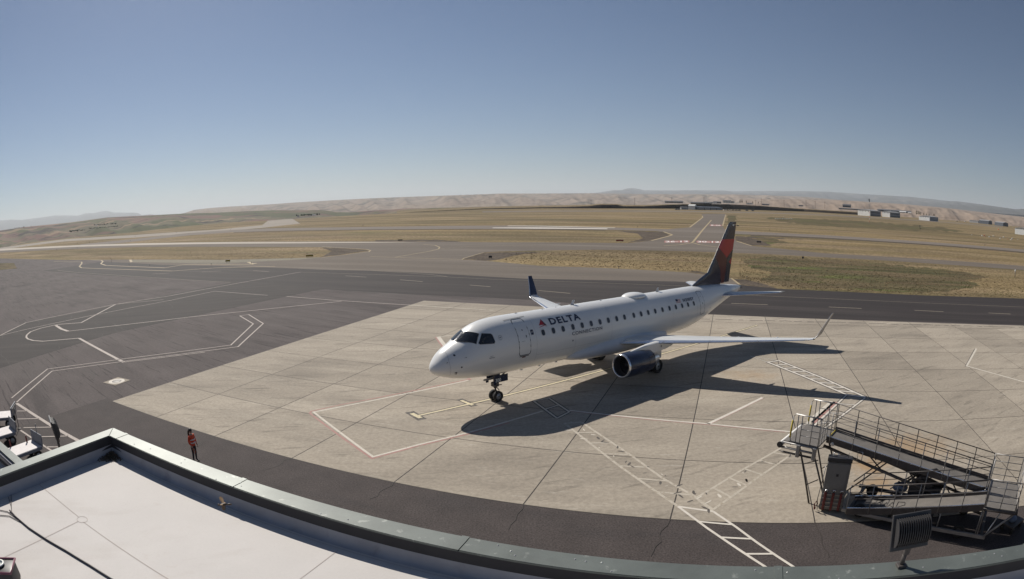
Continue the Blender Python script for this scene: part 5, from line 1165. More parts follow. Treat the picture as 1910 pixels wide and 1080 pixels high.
# ------------------------------------------------------------------ ramp worker
pf = at(366, 861); toP = (Vector((AX, AY, 0))-pf); fa = rad(-8)
per = thing('person', 'person with long dark ponytail in an orange high-visibility jacket and dark trousers, watching the jet', 'person', (pf.x, pf.y, 0), fa)
def skinmesh(name, pts, edges, mt, parent, root=0, sub=2):
    me = bpy.data.meshes.new(name); me.from_pydata([p[:3] for p in pts], edges, []); o = bpy.data.objects.new(name, me); C.objects.link(o)
    md = o.modifiers.new('s', 'SKIN'); md.use_smooth_shade = True; me_ = o.data
    if not me_.skin_vertices: me_.skin_vertices.new() if hasattr(me_.skin_vertices, 'new') else None
    for i, p in enumerate(pts):
        r_ = p[3]; me_.skin_vertices[0].data[i].radius = r_ if isinstance(r_, tuple) else (r_, r_)
        me_.skin_vertices[0].data[i].use_root = (i == root)
    sb = o.modifiers.new('b', 'SUBSURF'); sb.levels = sub; sb.render_levels = sub
    dg = bpy.context.evaluated_depsgraph_get(); m2 = bpy.data.meshes.new_from_object(o.evaluated_get(dg)); bpy.data.objects.remove(o)
    for x in (mt if isinstance(mt, (list, tuple)) else [mt]): m2.materials.append(x)
    m2.polygons.foreach_set('use_smooth', [True]*len(m2.polygons))
    o = bpy.data.objects.new(name, m2); C.objects.link(o); o.parent = parent; return o
# facing +x; left is +y
body = [(0, 0, .92, (.13, .105)), (0, 0, 1.06, (.115, .09)), (.01, 0, 1.20, (.13, .10)), (0, 0, 1.32, (.135, .095)), (0, 0, 1.40, (.06, .055)), (.01, 0, 1.46, (.05, .05)),
        (0, .09, .88, .088), (.02, .10, .50, .062), (-.02, .10, .12, .042), (.06, .11, .05, .040), (.15, .115, .04, .030),
        (0, -.09, .88, .088), (.0, -.10, .50, .062), (-.05, -.11, .12, .042), (.03, -.12, .05, .040), (.12, -.13, .04, .030),
        (0, .17, 1.34, .055), (-.02, .23, 1.10, .042), (.10, .20, .90, .034), (.15, .19, .84, .028),
        (0, -.17, 1.34, .055), (-.03, -.23, 1.10, .042), (.08, -.22, .89, .034), (.12, -.21, .83, .028)]
ed = [(0, 1), (1, 2), (2, 3), (3, 4), (4, 5), (0, 6), (6, 7), (7, 8), (8, 9), (9, 10), (0, 11), (11, 12), (12, 13), (13, 14), (14, 15), (3, 16), (16, 17), (17, 18), (18, 19), (3, 20), (20, 21), (21, 22), (22, 23)]
bo = skinmesh('body', body, ed, [M['trous'], M['vest'], M['skin'], M['black']], per)
for p in bo.data.polygons:
    c = p.center; arm = abs(c.y) > .155 and c.z > .8
    p.material_index = 3 if c.z < .085 else 2 if (c.z > 1.385 or (arm and c.z < .93)) else 1 if (c.z > .84) else 0
# jacket shell
jk = skinmesh('jacket', [(0, 0, .80, (.155, .125)), (0, 0, .95, (.150, .12)), (0, 0, 1.15, (.145, .115)), (0, 0, 1.32, (.155, .108)), (0, 0, 1.395, (.085, .08)), (0, .18, 1.33, .070), (-.02, .24, 1.10, .060), (.07, .215, .95, .052), (0, -.18, 1.33, .070), (-.03, -.24, 1.10, .060), (.05, -.23, .95, .052)],
               [(0, 1), (1, 2), (2, 3), (3, 4), (3, 5), (5, 6), (6, 7), (3, 8), (8, 9), (9, 10)], M['vest'], per)
for z in (1.0, 1.16): 
    bm = NB(); lathe(bm, [(-.022, .01), (-.022, 1), (.022, 1), (.022, .01)], (0, 0, 0), (0, 0, 1), 24)
    for v in bm.verts: v.co = Vector((v.co.x*.152, v.co.y*.185, v.co.z+z))
    obj('reflective_band', bm, M['refl'], jk, True)
hd = skinmesh('head', [(.015, 0, 1.45, (.05, .05)), (.02, 0, 1.52, (.075, .07)), (.01, 0, 1.60, (.088, .075)), (0, 0, 1.655, (.06, .055))], [(0, 1), (1, 2), (2, 3)], M['skin'], per)
bm = NB(); ball(bm, (.112, 0, 1.555), .014, (1, .8, 1.3), 8); obj('nose', bm, M['skin'], hd)
for s in (1, -1):
    bm = NB(); ball(bm, (.095, s*.03, 1.58), .010, (1, 1.3, .8), 8); obj('eye', bm, M['black'], hd)
    bm = NB(); ball(bm, (.01, s*.080, 1.565), .018, (.8, .4, 1.3), 8); obj('ear', bm, M['skin'], hd)
    # hands with five fingers
    hx, hy, hz = (.15, .19, .83) if s > 0 else (.12, -.21, .82)
    pts = [(hx-.01, hy, hz+.03, .026), (hx+.01, hy, hz-.04, .030)]; ee = [(0, 1)]
    hn = skinmesh('hand', pts, ee, M['skin'], per, 0, 1)
    for k in range(4):
        bm = NB(); y = hy+(k-1.5)*.018; Lf = (.055, .065, .06, .045)[k]; path(bm, [(hx+.01, y, hz-.055), (hx+.018, y, hz-.055-Lf*.6), (hx+.008, y, hz-.055-Lf)], .0085, 6); obj('finger', bm, M['skin'], hn)
    bm = NB(); path(bm, [(hx+.015, hy+.0, hz-.0), (hx+.05, hy-s*.01, hz-.03), (hx+.055, hy-s*.01, hz-.06)], .009, 6); obj('thumb', bm, M['skin'], hn)
bm = NB(); path(bm, [(.105, -.02, 1.515), (.11, 0, 1.513), (.105, .02, 1.515)], .004, 5); obj('mouth', bm, M['redk'], hd)
bm = NB(); ball(bm, (-.018, 0, 1.605), .108, (1, .88, .92), 16); obj('hair', bm, M['hair'], per, True)
skinmesh('ponytail', [(-.10, 0, 1.60, .045), (-.15, 0, 1.50, .055), (-.165, 0, 1.36, .05), (-.16, 0, 1.22, .035), (-.15, 0, 1.12, .012)], [(0, 1), (1, 2), (2, 3), (3, 4)], M['hair'], per)
bm = NB(); path(bm, [(.15, -.20, .80), (.22, -.18, .70), (.26, -.18, .60), (.22, -.18, .50), (.15, -.19, .55), (.13, -.2, .68), (.15, -.2, .80)], .012, 6); lan = obj('lanyard_loop', bm, M['orange'], per)
# ------------------------------------------------------------------ airfield furniture
def dirxy(px, py):
    d = ray(px, py); h = hypot(d.x, d.y); return Vector((d.x/h, d.y/h)), d.z/h

def sign(label, px, py, wpx, hpx, kind, txt=None):
    p = G(px, py); s = mpp(p); w_, h_ = wpx*s, hpx*s; yaw = math.atan2(-p.x, p.y)*0.6
    t = thing('airfield_sign', label, 'sign', tuple(p), yaw)
    bm = NB(); box(bm, (0, 0, h_*.62), (w_, .22, h_*.72), None, .03); pn = obj('sign_box', bm, M['black'] if kind != 'y' else M['signf'], t)
    if kind in ('y', 'r'):
        bm = NB(); box(bm, (0, -.118, h_*.62), (w_*.9, .012, h_*.52)); obj('sign_face', bm, M['signr'] if kind == 'r' else M['signy'], pn)
    for x in (-.35, .35): bm = NB(); tube(bm, (x*w_, 0, -.05), (x*w_, 0, h_*.3), .04, 6); obj('leg', bm, M['dsteel'], t)
    return t
sign('dark airfield sign with orange panels on the pale verge at the left', 425, 489, 9.5, 4.6, 'y')
sign('long dark airfield sign near the tip of the left grass island', 577.5, 479.3, 14, 4.4, 'y')
sign('low black airfield sign on the far edge of the middle taxiway', 746.5, 449.3, 8.5, 2.8, 'k')
sign('square black airfield sign on the gravel tip behind the jet', 914.6, 482, 6.2, 5.2, 'k')
sign('red airfield sign near the right end of the middle grass island', 1156, 450.6, 14, 3.6, 'r')
sign('black airfield sign on the grass just right of the tail fin', 1415.5, 453.3, 9, 3.6, 'k')
sign('small dark sign beside the top of the tail fin', 1376, 422.3, 4.4, 2.2, 'k')
sign('small dark sign with a pale base on the right taxiway verge', 1497.5, 483, 3.6, 4.6, 'k')
el = None
for (px, py, hp) in ((32, 468, 2.2), (106, 466.3, 2.2), (144, 463.3, 2), (144, 454.5, 2), (167, 452.7, 1.8), (243, 450, 2), (37, 461, 2), (49, 458.5, 2), (121, 449, 2), (252, 441.5, 1.8), (329, 434.4, 1.8), (352, 437, 1.8), (432, 426, 1.6), (430, 428.6, 1.6), (489, 422.3, 1.4), (500, 416.6, 1.4),
                     (193, 482.3, 2), (206, 482.6, 2), (208, 486, 2.6), (208, 489.5, 2.2), (241, 494.5, 2.6), (279, 496, 2.6), (394, 494, 3.4), (469, 491.6, 3.6), (543, 482.5, 3), (677, 421.7, 2.8), (1189, 423.6, 2.4), (1162, 430.4, 2), (1435, 430.6, 2.6),
                     (1264.7, 505.8, 5), (1154, 501, 5), (1393, 519.5, 5), (1414, 529.5, 5.2), (1588, 496, 2.4), (1694, 496, 2.4), (1837, 458, 3.4), (1831, 489, 2), (1449, 437.6, 1.8), (1723, 455.3, 1.6), (1051, 392.7, 1.6), (1680, 412, 1.8), (1585, 404.5, 1.8), (1548, 402.5, 1.6)):
    p = G(px, py); s = mpp(p); h_ = min(.9, max(.32, hp*s)); 
    if el is None:
        el = thing('edge_marker', 'small dark edge light or marker stub along the pavement edges', 'edge light', (0, 0, 0), 0, 'edge lights along taxiways and runway')
        bm = NB(); tube(bm, (0, 0, 0), (0, 0, .62), .10, 8); obj('stem', bm, M['black'], el); bm = NB(); ball(bm, (0, 0, .78), .20, (1, 1, 1), 8); obj('lamp', bm, M['black'], el); o = el
    else: o = copy(el, None)
    o.location = p; o.scale = (h_, h_, h_)
# tall white-topped post at the right
p = G(1893, 517.5); ps = thing('marker_post', 'slim dark post with a white top standing in the grass at far right', 'post', tuple(p))
bm = NB(); tube(bm, (0, 0, 0), (0, 0, 1.1), .09, 8); obj('pole', bm, M['dsteel'], ps); bm = NB(); tube(bm, (0, 0, 1.1), (0, 0, 1.65), .14, 10); obj('white_top', bm, M['mwhite'], ps)
# windsock masts
p = G(1621.5, 415); s = mpp(p); ms = thing('windsock_mast', 'tall thin red and white mast with a dark top before the white hangars', 'mast', tuple(p))
for k in range(6): bm = NB(); tube(bm, (0, 0, k*4*s), (0, 0, (k+1)*4*s), .10*s*3, 6); obj('mast_section', bm, (M['orange'], M['hangw'])[k % 2], ms)
bm = NB(); tube(bm, (0, 0, 24*s), (0, 0, 38*s), .12*s*2, 6); obj('mast_top', bm, M['steel'], ms)
bm = NB(); ball(bm, (0, 0, 41*s), 1.3*s, (1, 1, 1.9), 10); ball(bm, (.6*s, 0, 38*s), .9*s, (1, 1, 1.4), 8); obj('dark_cluster', bm, M['black'], ms)
p = G(1716, 427.5); s = mpp(p); ws_ = thing('windsock', 'small windsock on a mast standing in the green infield at right', 'windsock', tuple(p))
bm = NB(); tube(bm, (0, 0, 0), (0, 0, 7*s), .5*s, 6); obj('mast', bm, M['dsteel'], ws_); bm = NB(); tube(bm, (0, 0, 6.5*s), (-2.8*s, 0, 5.2*s), .9*s, 8, .4*s); obj('sock', bm, M['dsteel'], ws_)
bm = NB(); tube(bm, (0, 0, .2), (3*s, 0, .5), .4*s, 6); obj('counterweight', bm, M['dsteel'], ws_)
# localiser array: a row of white boxes on posts
p0, p1 = G(1447, 410.8), G(1477, 410.6); la = thing('antenna_array', 'row of small white antenna boxes on posts in the tan infield', 'antenna array', tuple((p0+p1)/2))
c_ = (p0+p1)/2; s = mpp(c_)
for k in range(8):
    t = k/7; p = p0.lerp(p1, t)-c_; bm = NB(); tube(bm, p+Vector((0, 0, -.1)), p+Vector((0, 0, 2.4*s)), .25*s, 5); obj('post', bm, M['steel'], la)
    bm = NB(); box(bm, p+Vector((0, 0, 2.8*s)), (1.9*s, .6, 1.0*s)); obj('antenna_box', bm, M['hangw'], la)
bm = NB(); tube(bm, (0, 0, 0), (0, 0, 7.5*s), .35*s, 5); obj('mast', bm, M['steel'], la)
# segmented circle markers
for i, (px, py, c_) in enumerate(((1832, 440, 0), (1836, 439.3, 1), (1845.5, 442.3, 0), (1853, 440.5, 0), (1866, 445, 0), (1872, 442.6, 0), (1886, 447.5, 0), (1888, 445.3, 0), (1812.5, 438.3, 0), (1838, 441.7, 1), (1880, 446, 1), (1898, 447, 0), (1862.5, 428.5, 1))):
    p = G(px, py); s = mpp(p); t = tag(obj('ground_marker', (lambda b: (ball(b, (0, 0, 0), 1, (1, 1, .35), 10), b)[1])(NB()), M['orange'] if c_ else M['mwhite']),
        ('orange dome shaped ground marker' if c_ else 'white dome shaped ground marker') + ' among the airfield circle markers at far right', 'marker', 'circle markers on the airfield')
    r_ = (2.6 if i < 8 else 1.4)*s; t.location = p + Vector((0, 0, .1)); t.scale = (r_, r_*.6, r_*1.0)
    if i == 12: t['label'] = 'single orange ball marker on the road edge left of the white shed'; t.scale = (1.6*s, 1.6*s, 2.2*s*2)
# little debris dots on the far grass
# ------------------------------------------------------------------ buildings along the far side
def hangar(label, pl, pr, hpx, depth, gable=True, matw='hangw', matr='roofd', doors=0, windows=0, stripe=False, cat='hangar', up=0.0, name='hangar'):
    a, b_ = G(*pl), G(*pr); d = b_-a; L_g = hypot(d.x, d.y); ang = math.atan2(d.y, d.x); s = mpp((a+b_)/2); h_ = hpx*s; depth = min(depth, L_g*.45)
    t = thing(name, label, cat, (a.x, a.y, min(a.z, b_.z)+up-.1), ang)
    bm = NB(); prism(bm, [Vector((0, 0, 0)), Vector((L_g, 0, 0)), Vector((L_g, depth, 0)), Vector((0, depth, 0))], 0, h_*.8); obj('wall', bm, M[matw], t)
    bm = NB(); e = .3; rz = h_*.8
    P = [(-e, -e, rz), (L_g+e, -e, rz), (L_g+e, depth+e, rz), (-e, depth+e, rz), (-e, depth/2, h_*1.02), (L_g+e, depth/2, h_*1.02)] if gable != 'x' else [(-e, -e, rz), (L_g+e, -e, rz), (L_g+e, depth+e, rz), (-e, depth+e, rz), (L_g/2, -e, h_*1.05), (L_g/2, depth+e, h_*1.05)]
    V = [bm.verts.new(p_) for p_ in P]
    for f in (((0, 1, 5, 4), (3, 4, 5, 2), (0, 4, 3), (1, 2, 5), (0, 3, 2, 1)) if gable != 'x' else ((0, 4, 5, 3), (1, 2, 5, 4), (0, 1, 4), (3, 5, 2), (0, 3, 2, 1))): bm.faces.new([V[i] for i in f])
    obj('roof', bm, M[matr], t)
    for k in range(doors):
        x0 = L_g*(k+.08)/doors; x1 = L_g*(k+.92)/doors; bm = NB(); box(bm, ((x0+x1)/2, -.06, h_*.33), (x1-x0, .12, h_*.66)); obj('door', bm, M['hangg'] if stripe != 'w' else M['hangd'], t)
    for k in range(windows):
        bm = NB(); box(bm, (L_g*(k+.6)/windows, -.06, h_*.62), (L_g/windows*.3, .12, h_*.10)); obj('window', bm, M['hangd'], t)
    if stripe is True:
        for z in (.25, .55): bm = NB(); box(bm, (L_g/2, -.07, h_*z), (L_g*.96, .12, h_*.2)); obj('door', bm, M['hangd'], t)
    return t
def corner_hangar(label, pxl, pxc, pyc, pxr, hpx, side='hangw', front='hangg', bays=2, wins=4, sdir=(-.3, .954), fdir=(.954, .3)):
    B = G(pxc, pyc); s = mpp(B); h_ = hpx*s
    def reach(px, d):
        q, _ = dirxy(px, pyc); den = d[0]*q.y-d[1]*q.x; return -(B.x*q.y-B.y*q.x)/den
    ls, lf = abs(reach(pxl, sdir)), abs(reach(pxr, fdir)); ang = math.atan2(fdir[1], fdir[0])
    t = thing('hangar', label, 'hangar', (B.x, B.y, B.z-.1), ang)      # local x along the front, local y along the lit side wall
    bm = NB(); prism(bm, [Vector((0, 0, 0)), Vector((lf, 0, 0)), Vector((lf, ls, 0)), Vector((0, ls, 0))], 0, h_*.86); obj('wall', bm, M[side], t)
    bm = NB(); V = [bm.verts.new(p) for p in ((-.4, -.4, h_*.86), (lf+.4, -.4, h_*.86), (lf+.4, ls+.4, h_*.86), (-.4, ls+.4, h_*.86), (-.4, ls/2, h_*1.02), (lf+.4, ls/2, h_*1.02))]
    for f in ((0, 1, 5, 4), (3, 4, 5, 2), (0, 4, 3), (1, 2, 5), (0, 3, 2, 1)): bm.faces.new([V[i] for i in f])
    obj('roof', bm, M['hangg'], t)
    bm = NB(); box(bm, (lf/2, -.05, h_*.43), (lf*.98, .1, h_*.84)); obj('front_wall', bm, M[front], t)
    for k in range(bays): bm = NB(); box(bm, (lf/2, -.16, h_*(.2+.38*k)), (lf*.92, .12, h_*.24)); obj('door', bm, M['hangd'], t)
    for k in range(wins): bm = NB(); box(bm, (-.06, ls*(k+.6)/(wins+.4), h_*.72), (.12, ls*.05, h_*.09)); obj('window', bm, M['hangd'], t)
    return t
corner_hangar('larger of two white hangars, row of small high windows beside dark banded front doors', 1600, 1623, 403.2, 1643, 12)
corner_hangar('smaller of two white hangars with dark banded front doors', 1645.5, 1660, 405.4, 1679, 11, wins=2)
corner_hangar('low grey shed with small windows standing alone right of the white hangars', 1714, 1734, 412, 1750, 9, 'hangw', 'hangg', 0, 4)
corner_hangar('white shed with a grey roof cut by the right edge of view', 1893, 1922, 440, 1950, 13.5, 'hangw', 'hangg', 0, 0)
hangar('dark low hangar row with pale doors at the foot of the bank', (1302, 391.4), (1348, 392), 6.2, 20, True, 'hangd', 'hangd', 4, 0, 'n')
hangar('small pale box building at the left end of the dark hangar row', (1284, 390.8), (1296, 391.2), 9.5, 14, True, 'hangw', 'hangw')
hangar('low grey sheds left of the pale box building', (1271, 390.8), (1283.5, 391), 5.5, 12, True, 'hangg', 'roofd')
hangar('long dark workshop at far right with pale eaves', (1826, 416.5), (1844, 418.5), 7.5, 16, True, 'hangd', 'hangg')
hangar('dark square building at the right end of the far workshops', (1855, 420), (1871, 422), 7.5, 16, True, 'hangd', 'hangg')
hangar('small grey outbuildings left of the far workshops', (1808, 414.6), (1825, 416.4), 4.5, 12, True, 'hangg', 'roofd')
# parked cars and clutter along the road
for i, (px, py, m_) in enumerate(((1262, 391.6, 'hangd'), (1266, 391.7, 'hangg'), (1352, 392.6, 'hangw'), (1356, 392.7, 'hangg'), (1361, 392.8, 'hangw'), (1367, 392.9, 'hangd'), (1373, 393.1, 'hangd'), (1379, 393.2, 'hangd'), (1393, 393.6, 'hangd'), (1404, 394, 'hangd'), (1800, 413.8, 'hangw'), (1785, 413.2, 'hangd'))):
    p = G(px, py); t = thing('parked_vehicle', '%s vehicle parked by the far perimeter road, %s from the left' % (dict(hangd='dark', hangg='grey', hangw='white')[m_], 'first second third fourth fifth sixth seventh eighth ninth tenth eleventh twelfth'.split()[i]), 'vehicle', tuple(p), random.uniform(-.3, .3), 'vehicles parked by the perimeter road')
    bm = NB(); box(bm, (0, 0, .65), (4.4, 1.8, .8), None, .15); obj('body', bm, M[m_], t); bm = NB(); box(bm, (-.1, 0, 1.3), (2.5, 1.6, .6), None, .2); obj('cabin', bm, M['hangd'], t)

# ------------------------------------------------------------------ terrain beyond the field
def interp(Tb, x):
    if x <= Tb[0][0]: a, b_ = Tb[0], Tb[1]
    elif x >= Tb[-1][0]: a, b_ = Tb[-2], Tb[-1]
    else:
        for a, b_ in zip(Tb, Tb[1:]):
            if a[0] <= x <= b_[0]: break
    return a[1]+(b_[1]-a[1])*(x-a[0])/(b_[0]-a[0])
def ridge(name, crest, x0, x1, df, dc, mt, n=300, m_=46, base=-40.0, amp=1.0, gk=60.0, gl=1.6, seed=0, prof=0.75, jag=0.0, yfront=None):
    bm = NB(); rows = []
    for i in range(n+1):
        px = x0+(x1-x0)*i/n; py = interp(crest, px); d, e = dirxy(px, py); az = math.atan2(d.x, d.y)
        D = dc(px) if callable(dc) else dc; F_ = df(px) if callable(df) else df
        zc = H+e*D; jg = jag*noise.fractal((az*90, seed*7.1, 0), 1, 2, 4)*D*0.001; zc += jg
        if yfront: dd, ee = dirxy(px, interp(yfront, px)); zf = H+ee*F_
        else: zf = base
        col = []
        for j in range(m_+1):
            t = j/m_; dist = F_+(D-F_)*t; s = t**prof; z = zf+(zc-zf)*s
            wnd = sin(pi*min(1, t*1.0))**.8 if t < 1 else 0
            g = noise.ridged_multi_fractal((az*gk+1.3*t+seed, t*gl+seed*3.3, seed), 0.9, 2.1, 5, 1.0, 2.0)
            f2 = noise.fractal((az*gk*.3+seed, t*1.2, 5.0+seed), 1, 2, 4)
            z += ((g-1.1)*.20+f2*.22)*(zc-min(zf, zc-20))*amp*wnd
            z = min(z, H+(e+0.0)*dist+0.0*D) if t > .55 else z
            col.append(bm.verts.new((d.x*dist, d.y*dist, z)))
        for k, (mul_, dz) in enumerate(((1.04, 30), (1.25, 260))): col.append(bm.verts.new((d.x*D*mul_, d.y*D*mul_, zc-dz*D/9000)))
        rows.append(col)
    for a, b_ in zip(rows, rows[1:]):
        for j in range(len(a)-1): bm.faces.new((a[j], b_[j], b_[j+1], a[j+1])).smooth = True
    o = obj(name, bm, mt, None); o['kind'] = 'structure'; return o
M['slope'] = mat('farm_slope', (0.145, 0.125, 0.08), 0.95, var=0.2, vs=0.002, world=True, spec=0.05,
    layers=[((0.17, 0.10, 0.08), 0.0022, (3, 1, 1), 0.5, 0.47, 0.52, 0.95), ((0.085, 0.095, 0.042), 0.003, (3, 1, 1), -0.4, 0.50, 0.54, 0.9), ((0.30, 0.215, 0.14), 0.005, (5, 1, 1), 0.9, 0.57, 0.60, 0.85), ((0.042, 0.036, 0.032), 0.008, (3, 1, 1), 0.3, 0.58, 0.62, 0.9)])
M['canyon'] = mat('dry_canyon', (0.26, 0.20, 0.155), 0.95, var=0.14, vs=0.0012, fine=.15, fs=.01, world=True, spec=0.05,
    layers=[((0.10, 0.09, 0.075), 0.003, (2, 1, 1), 0.9, 0.54, 0.62, 0.8), ((0.36, 0.29, 0.21), 0.002, (3, 1, 1), 0.2, 0.54, 0.66, 0.6), ((0.05, 0.055, 0.04), 0.010, (2, 1, 1), .5, 0.60, 0.66, 0.8)])
M['tan'] = mat('tan_slope', (0.265, 0.20, 0.15), 0.95, var=0.15, vs=0.003, world=True, spec=0.05, layers=[((0.17, 0.12, 0.085), 0.006, (2, 1, 1), 0.9, 0.56, 0.66, 0.7)])
M['mount'] = mat('forest_mountain', (0.085, 0.085, 0.08), 0.95, var=0.2, vs=0.0006, world=True, spec=0.05, layers=[((0.22, 0.19, 0.16), 0.0009, (2, 1, 1), 0.4, 0.58, 0.68, 0.6)])
M['bank'] = mat('shaded_scrub_bank', (0.030, 0.022, 0.017), 0.95, var=0.3, vs=0.05, world=True, spec=0.05, layers=[((0.07, 0.055, 0.035), 0.06, (3, 1, 1), 0, 0.55, 0.66, 0.6)])  # brown scrub, darkened in the colour for the shade of the backlit slope
far_l = [(-80, 418), (0, 411), (15, 410), (22, 409), (40, 410), (80, 405), (100, 402), (118, 401.5), (145, 402), (160, 397.5), (175, 397.5), (185, 395), (198, 393), (212, 396), (240, 396.5), (250, 396.3), (258, 397.6), (266, 401.5), (280, 399), (290, 401), (330, 404)]
ridge('mountains', far_l, -120, 330, 17000, 25000, M['mount'], 160, 24, 200, .5, 50, 1.5, 1, .7, .25)
far_r = [(850, 372), (1000, 366), (1095, 361), (1116, 359), (1144, 354.3), (1160.6, 354.3), (1167.4, 351.6), (1177, 350.6), (1185, 351), (1201.5, 354.7), (1260, 355.2), (1287.6, 354.7), (1349, 355.2), (1369, 356.6), (1430, 356), (1500, 356.3), (1548, 357.5), (1568, 359), (1616, 362.2), (1664, 365.2), (1698, 367), (1740, 371.5), (1772, 375.2), (1786, 375.4), (1834, 381.6), (1892, 390.0), (1910, 390.4), (2000, 400)]
ridge('mountains', far_r, 850, 2000, lambda x: 13000 if x < 1500 else 13000-(x-1500)*12, lambda x: 22000 if x < 1500 else 22000-(x-1500)*22, M['mount'], 320, 26, 150, .5, 40, 1.6, 2, .7, .12)
mid = [(330, 400), (345, 397), (361.6, 391.5), (391.6, 388), (427, 385.4), (510, 380.6), (554.5, 377.4), (622.5, 373.4), (690, 370), (760, 367.2), (872, 363.4), (932, 361), (1010, 361), (1095, 360.4), (1170, 361.5), (1260, 362.5), (1362, 362.5), (1430, 364), (1500, 367), (1600, 376), (1700, 388)]
ridge('canyon_hills', mid, 330, 1700, 3600, lambda x: 8500 if x > 500 else 8500+(500-x)*10, M['canyon'], 520, 60, -60, .75, 24, 1.5, 3, .62, .0)
tanr = [(1380, 372), (1440, 371), (1500, 372), (1561, 373), (1620, 376.5), (1684, 380.6), (1740, 385.4), (1786, 390.4), (1850, 398), (1910, 404.7), (2000, 415)]
ridge('tan_hills', tanr, 1380, 2000, 2300, 5200, M['tan'], 320, 50, -40, .5, 26, 1.5, 4, .6, .0)
near_l = [(-80, 440), (0, 430), (40, 424), (130, 415), (160, 411), (200, 405.5), (260, 402.5), (330, 399), (367, 397.5), (395, 397), (450, 394.5), (510, 392), (544, 392), (600, 391.7), (628, 395.5), (650, 396), (700, 392.5), (760, 389), (820, 387.5), (900, 386), (960, 387), (1010, 390)]
ridge('farm_hills', near_l, -120, 1010, lambda x: 1450, lambda x: 3400 if x < 500 else max(2000, 3400-(x-500)*3.2), M['slope'], 460, 56, -70, .60, 14, 1.3, 5, .8, .0)
# scrub bank facing the terminal, its shade put into the dark brown colour
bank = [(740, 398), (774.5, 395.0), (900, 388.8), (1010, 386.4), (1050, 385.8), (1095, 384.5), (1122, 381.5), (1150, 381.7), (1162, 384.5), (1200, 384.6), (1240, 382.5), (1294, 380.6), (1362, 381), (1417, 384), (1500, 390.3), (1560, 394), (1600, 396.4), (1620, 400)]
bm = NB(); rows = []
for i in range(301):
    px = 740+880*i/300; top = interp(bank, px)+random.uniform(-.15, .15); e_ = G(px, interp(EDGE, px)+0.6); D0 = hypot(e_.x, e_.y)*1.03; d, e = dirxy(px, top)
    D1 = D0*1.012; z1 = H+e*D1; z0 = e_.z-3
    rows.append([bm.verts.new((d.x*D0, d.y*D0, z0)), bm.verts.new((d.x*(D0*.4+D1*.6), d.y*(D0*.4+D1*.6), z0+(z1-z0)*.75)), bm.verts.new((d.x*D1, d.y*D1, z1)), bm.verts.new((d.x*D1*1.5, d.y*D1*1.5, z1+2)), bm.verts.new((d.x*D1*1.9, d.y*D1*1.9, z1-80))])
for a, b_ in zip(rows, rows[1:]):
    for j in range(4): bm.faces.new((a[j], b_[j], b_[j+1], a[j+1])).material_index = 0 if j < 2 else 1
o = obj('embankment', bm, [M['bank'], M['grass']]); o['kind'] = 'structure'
# low plain filling between the field rim and the hills
bm = NB(); rr = []
for i in range(61):
    px = -200+2300*i/60; d, e = dirxy(px, 400); rr.append([bm.verts.new((d.x*D, d.y*D, -75)) for D in (500, 8000, 28000)])
for a, b_ in zip(rr, rr[1:]):
    for j in range(2): bm.faces.new((a[j], b_[j], b_[j+1], a[j+1]))
o = obj('valley_floor', bm, M['canyon']); o['kind'] = 'structure'

# trees, houses and poles on the skyline: placed on the bank or the hills by bearing and distance
def far_at(px, py, D):
    d, e = dirxy(px, py); return Vector((d.x*D, d.y*D, H+e*D))
def tree(label, px, pyb, hpx, D, wr=.35, kind='conifer', group=None, name=None):
    p = far_at(px, pyb, D); s = D*.00087; h_ = hpx*s; t = thing(name or 'tree', label, 'tree', tuple(p-Vector((0, 0, .3*s))), random.uniform(0, 6), group)
    bm = NB(); tube(bm, (0, 0, 0), (0, 0, h_*.7), h_*.03, 6, h_*.01); obj('trunk', bm, M['bark'], t)
    bm = NB(); n = 240
    for k in range(n):
        z = random.random(); r_ = wr*h_*(1-z)**.7*.9 if kind == 'conifer' else wr*h_*sin(pi*min(.98, z*.85+.12))
        if kind == 'round' and random.random() < .25: r_ *= 1.15
        a = random.uniform(0, 2*pi); rr_ = r_*sqrt(random.random()); c = Vector((cos(a)*rr_, sin(a)*rr_, h_*(.12+.88*z)))
        u = Vector((random.gauss(0, 1), random.gauss(0, 1), random.gauss(0, 1))).normalized()*h_*.05; v = u.orthogonal().normalized()*h_*.05
        bm.faces.new([bm.verts.new(c+u), bm.verts.new(c+v), bm.verts.new(c-u*.7), bm.verts.new(c-v*.8)])
    obj('crown', bm, M['leaf'], t); return t
num = 'first second third fourth fifth sixth seventh eighth ninth tenth eleventh twelfth'.split()
for i, (px, b_, h_, D) in enumerate(((1380.5, 378.3, 6.5, 980), (1384, 378.2, 7, 980), (1392, 378.6, 5.4, 990), (1404, 379.3, 4, 1000), (1414.5, 379.6, 3.8, 1000))):
    tree('dark upright conifer on the skyline, %s from the left in its row' % num[i], px, b_, h_, D, .22, 'conifer', 'skyline conifers', 'conifer_tree')
for i, (px, b_, h_) in enumerate(((1710, 400.2, 7.5), (1714, 400.6, 6.5), (1717, 401, 6), (1723, 401.5, 4.5), (1728, 402, 4), (1742, 403, 4.5), (1733, 402.5, 3.5))):
    tree('dark tree behind the hangars at right, %s in its clump' % num[i], px, b_, h_, 1350, .35, 'round', 'trees behind the hangars')
random.seed(21)
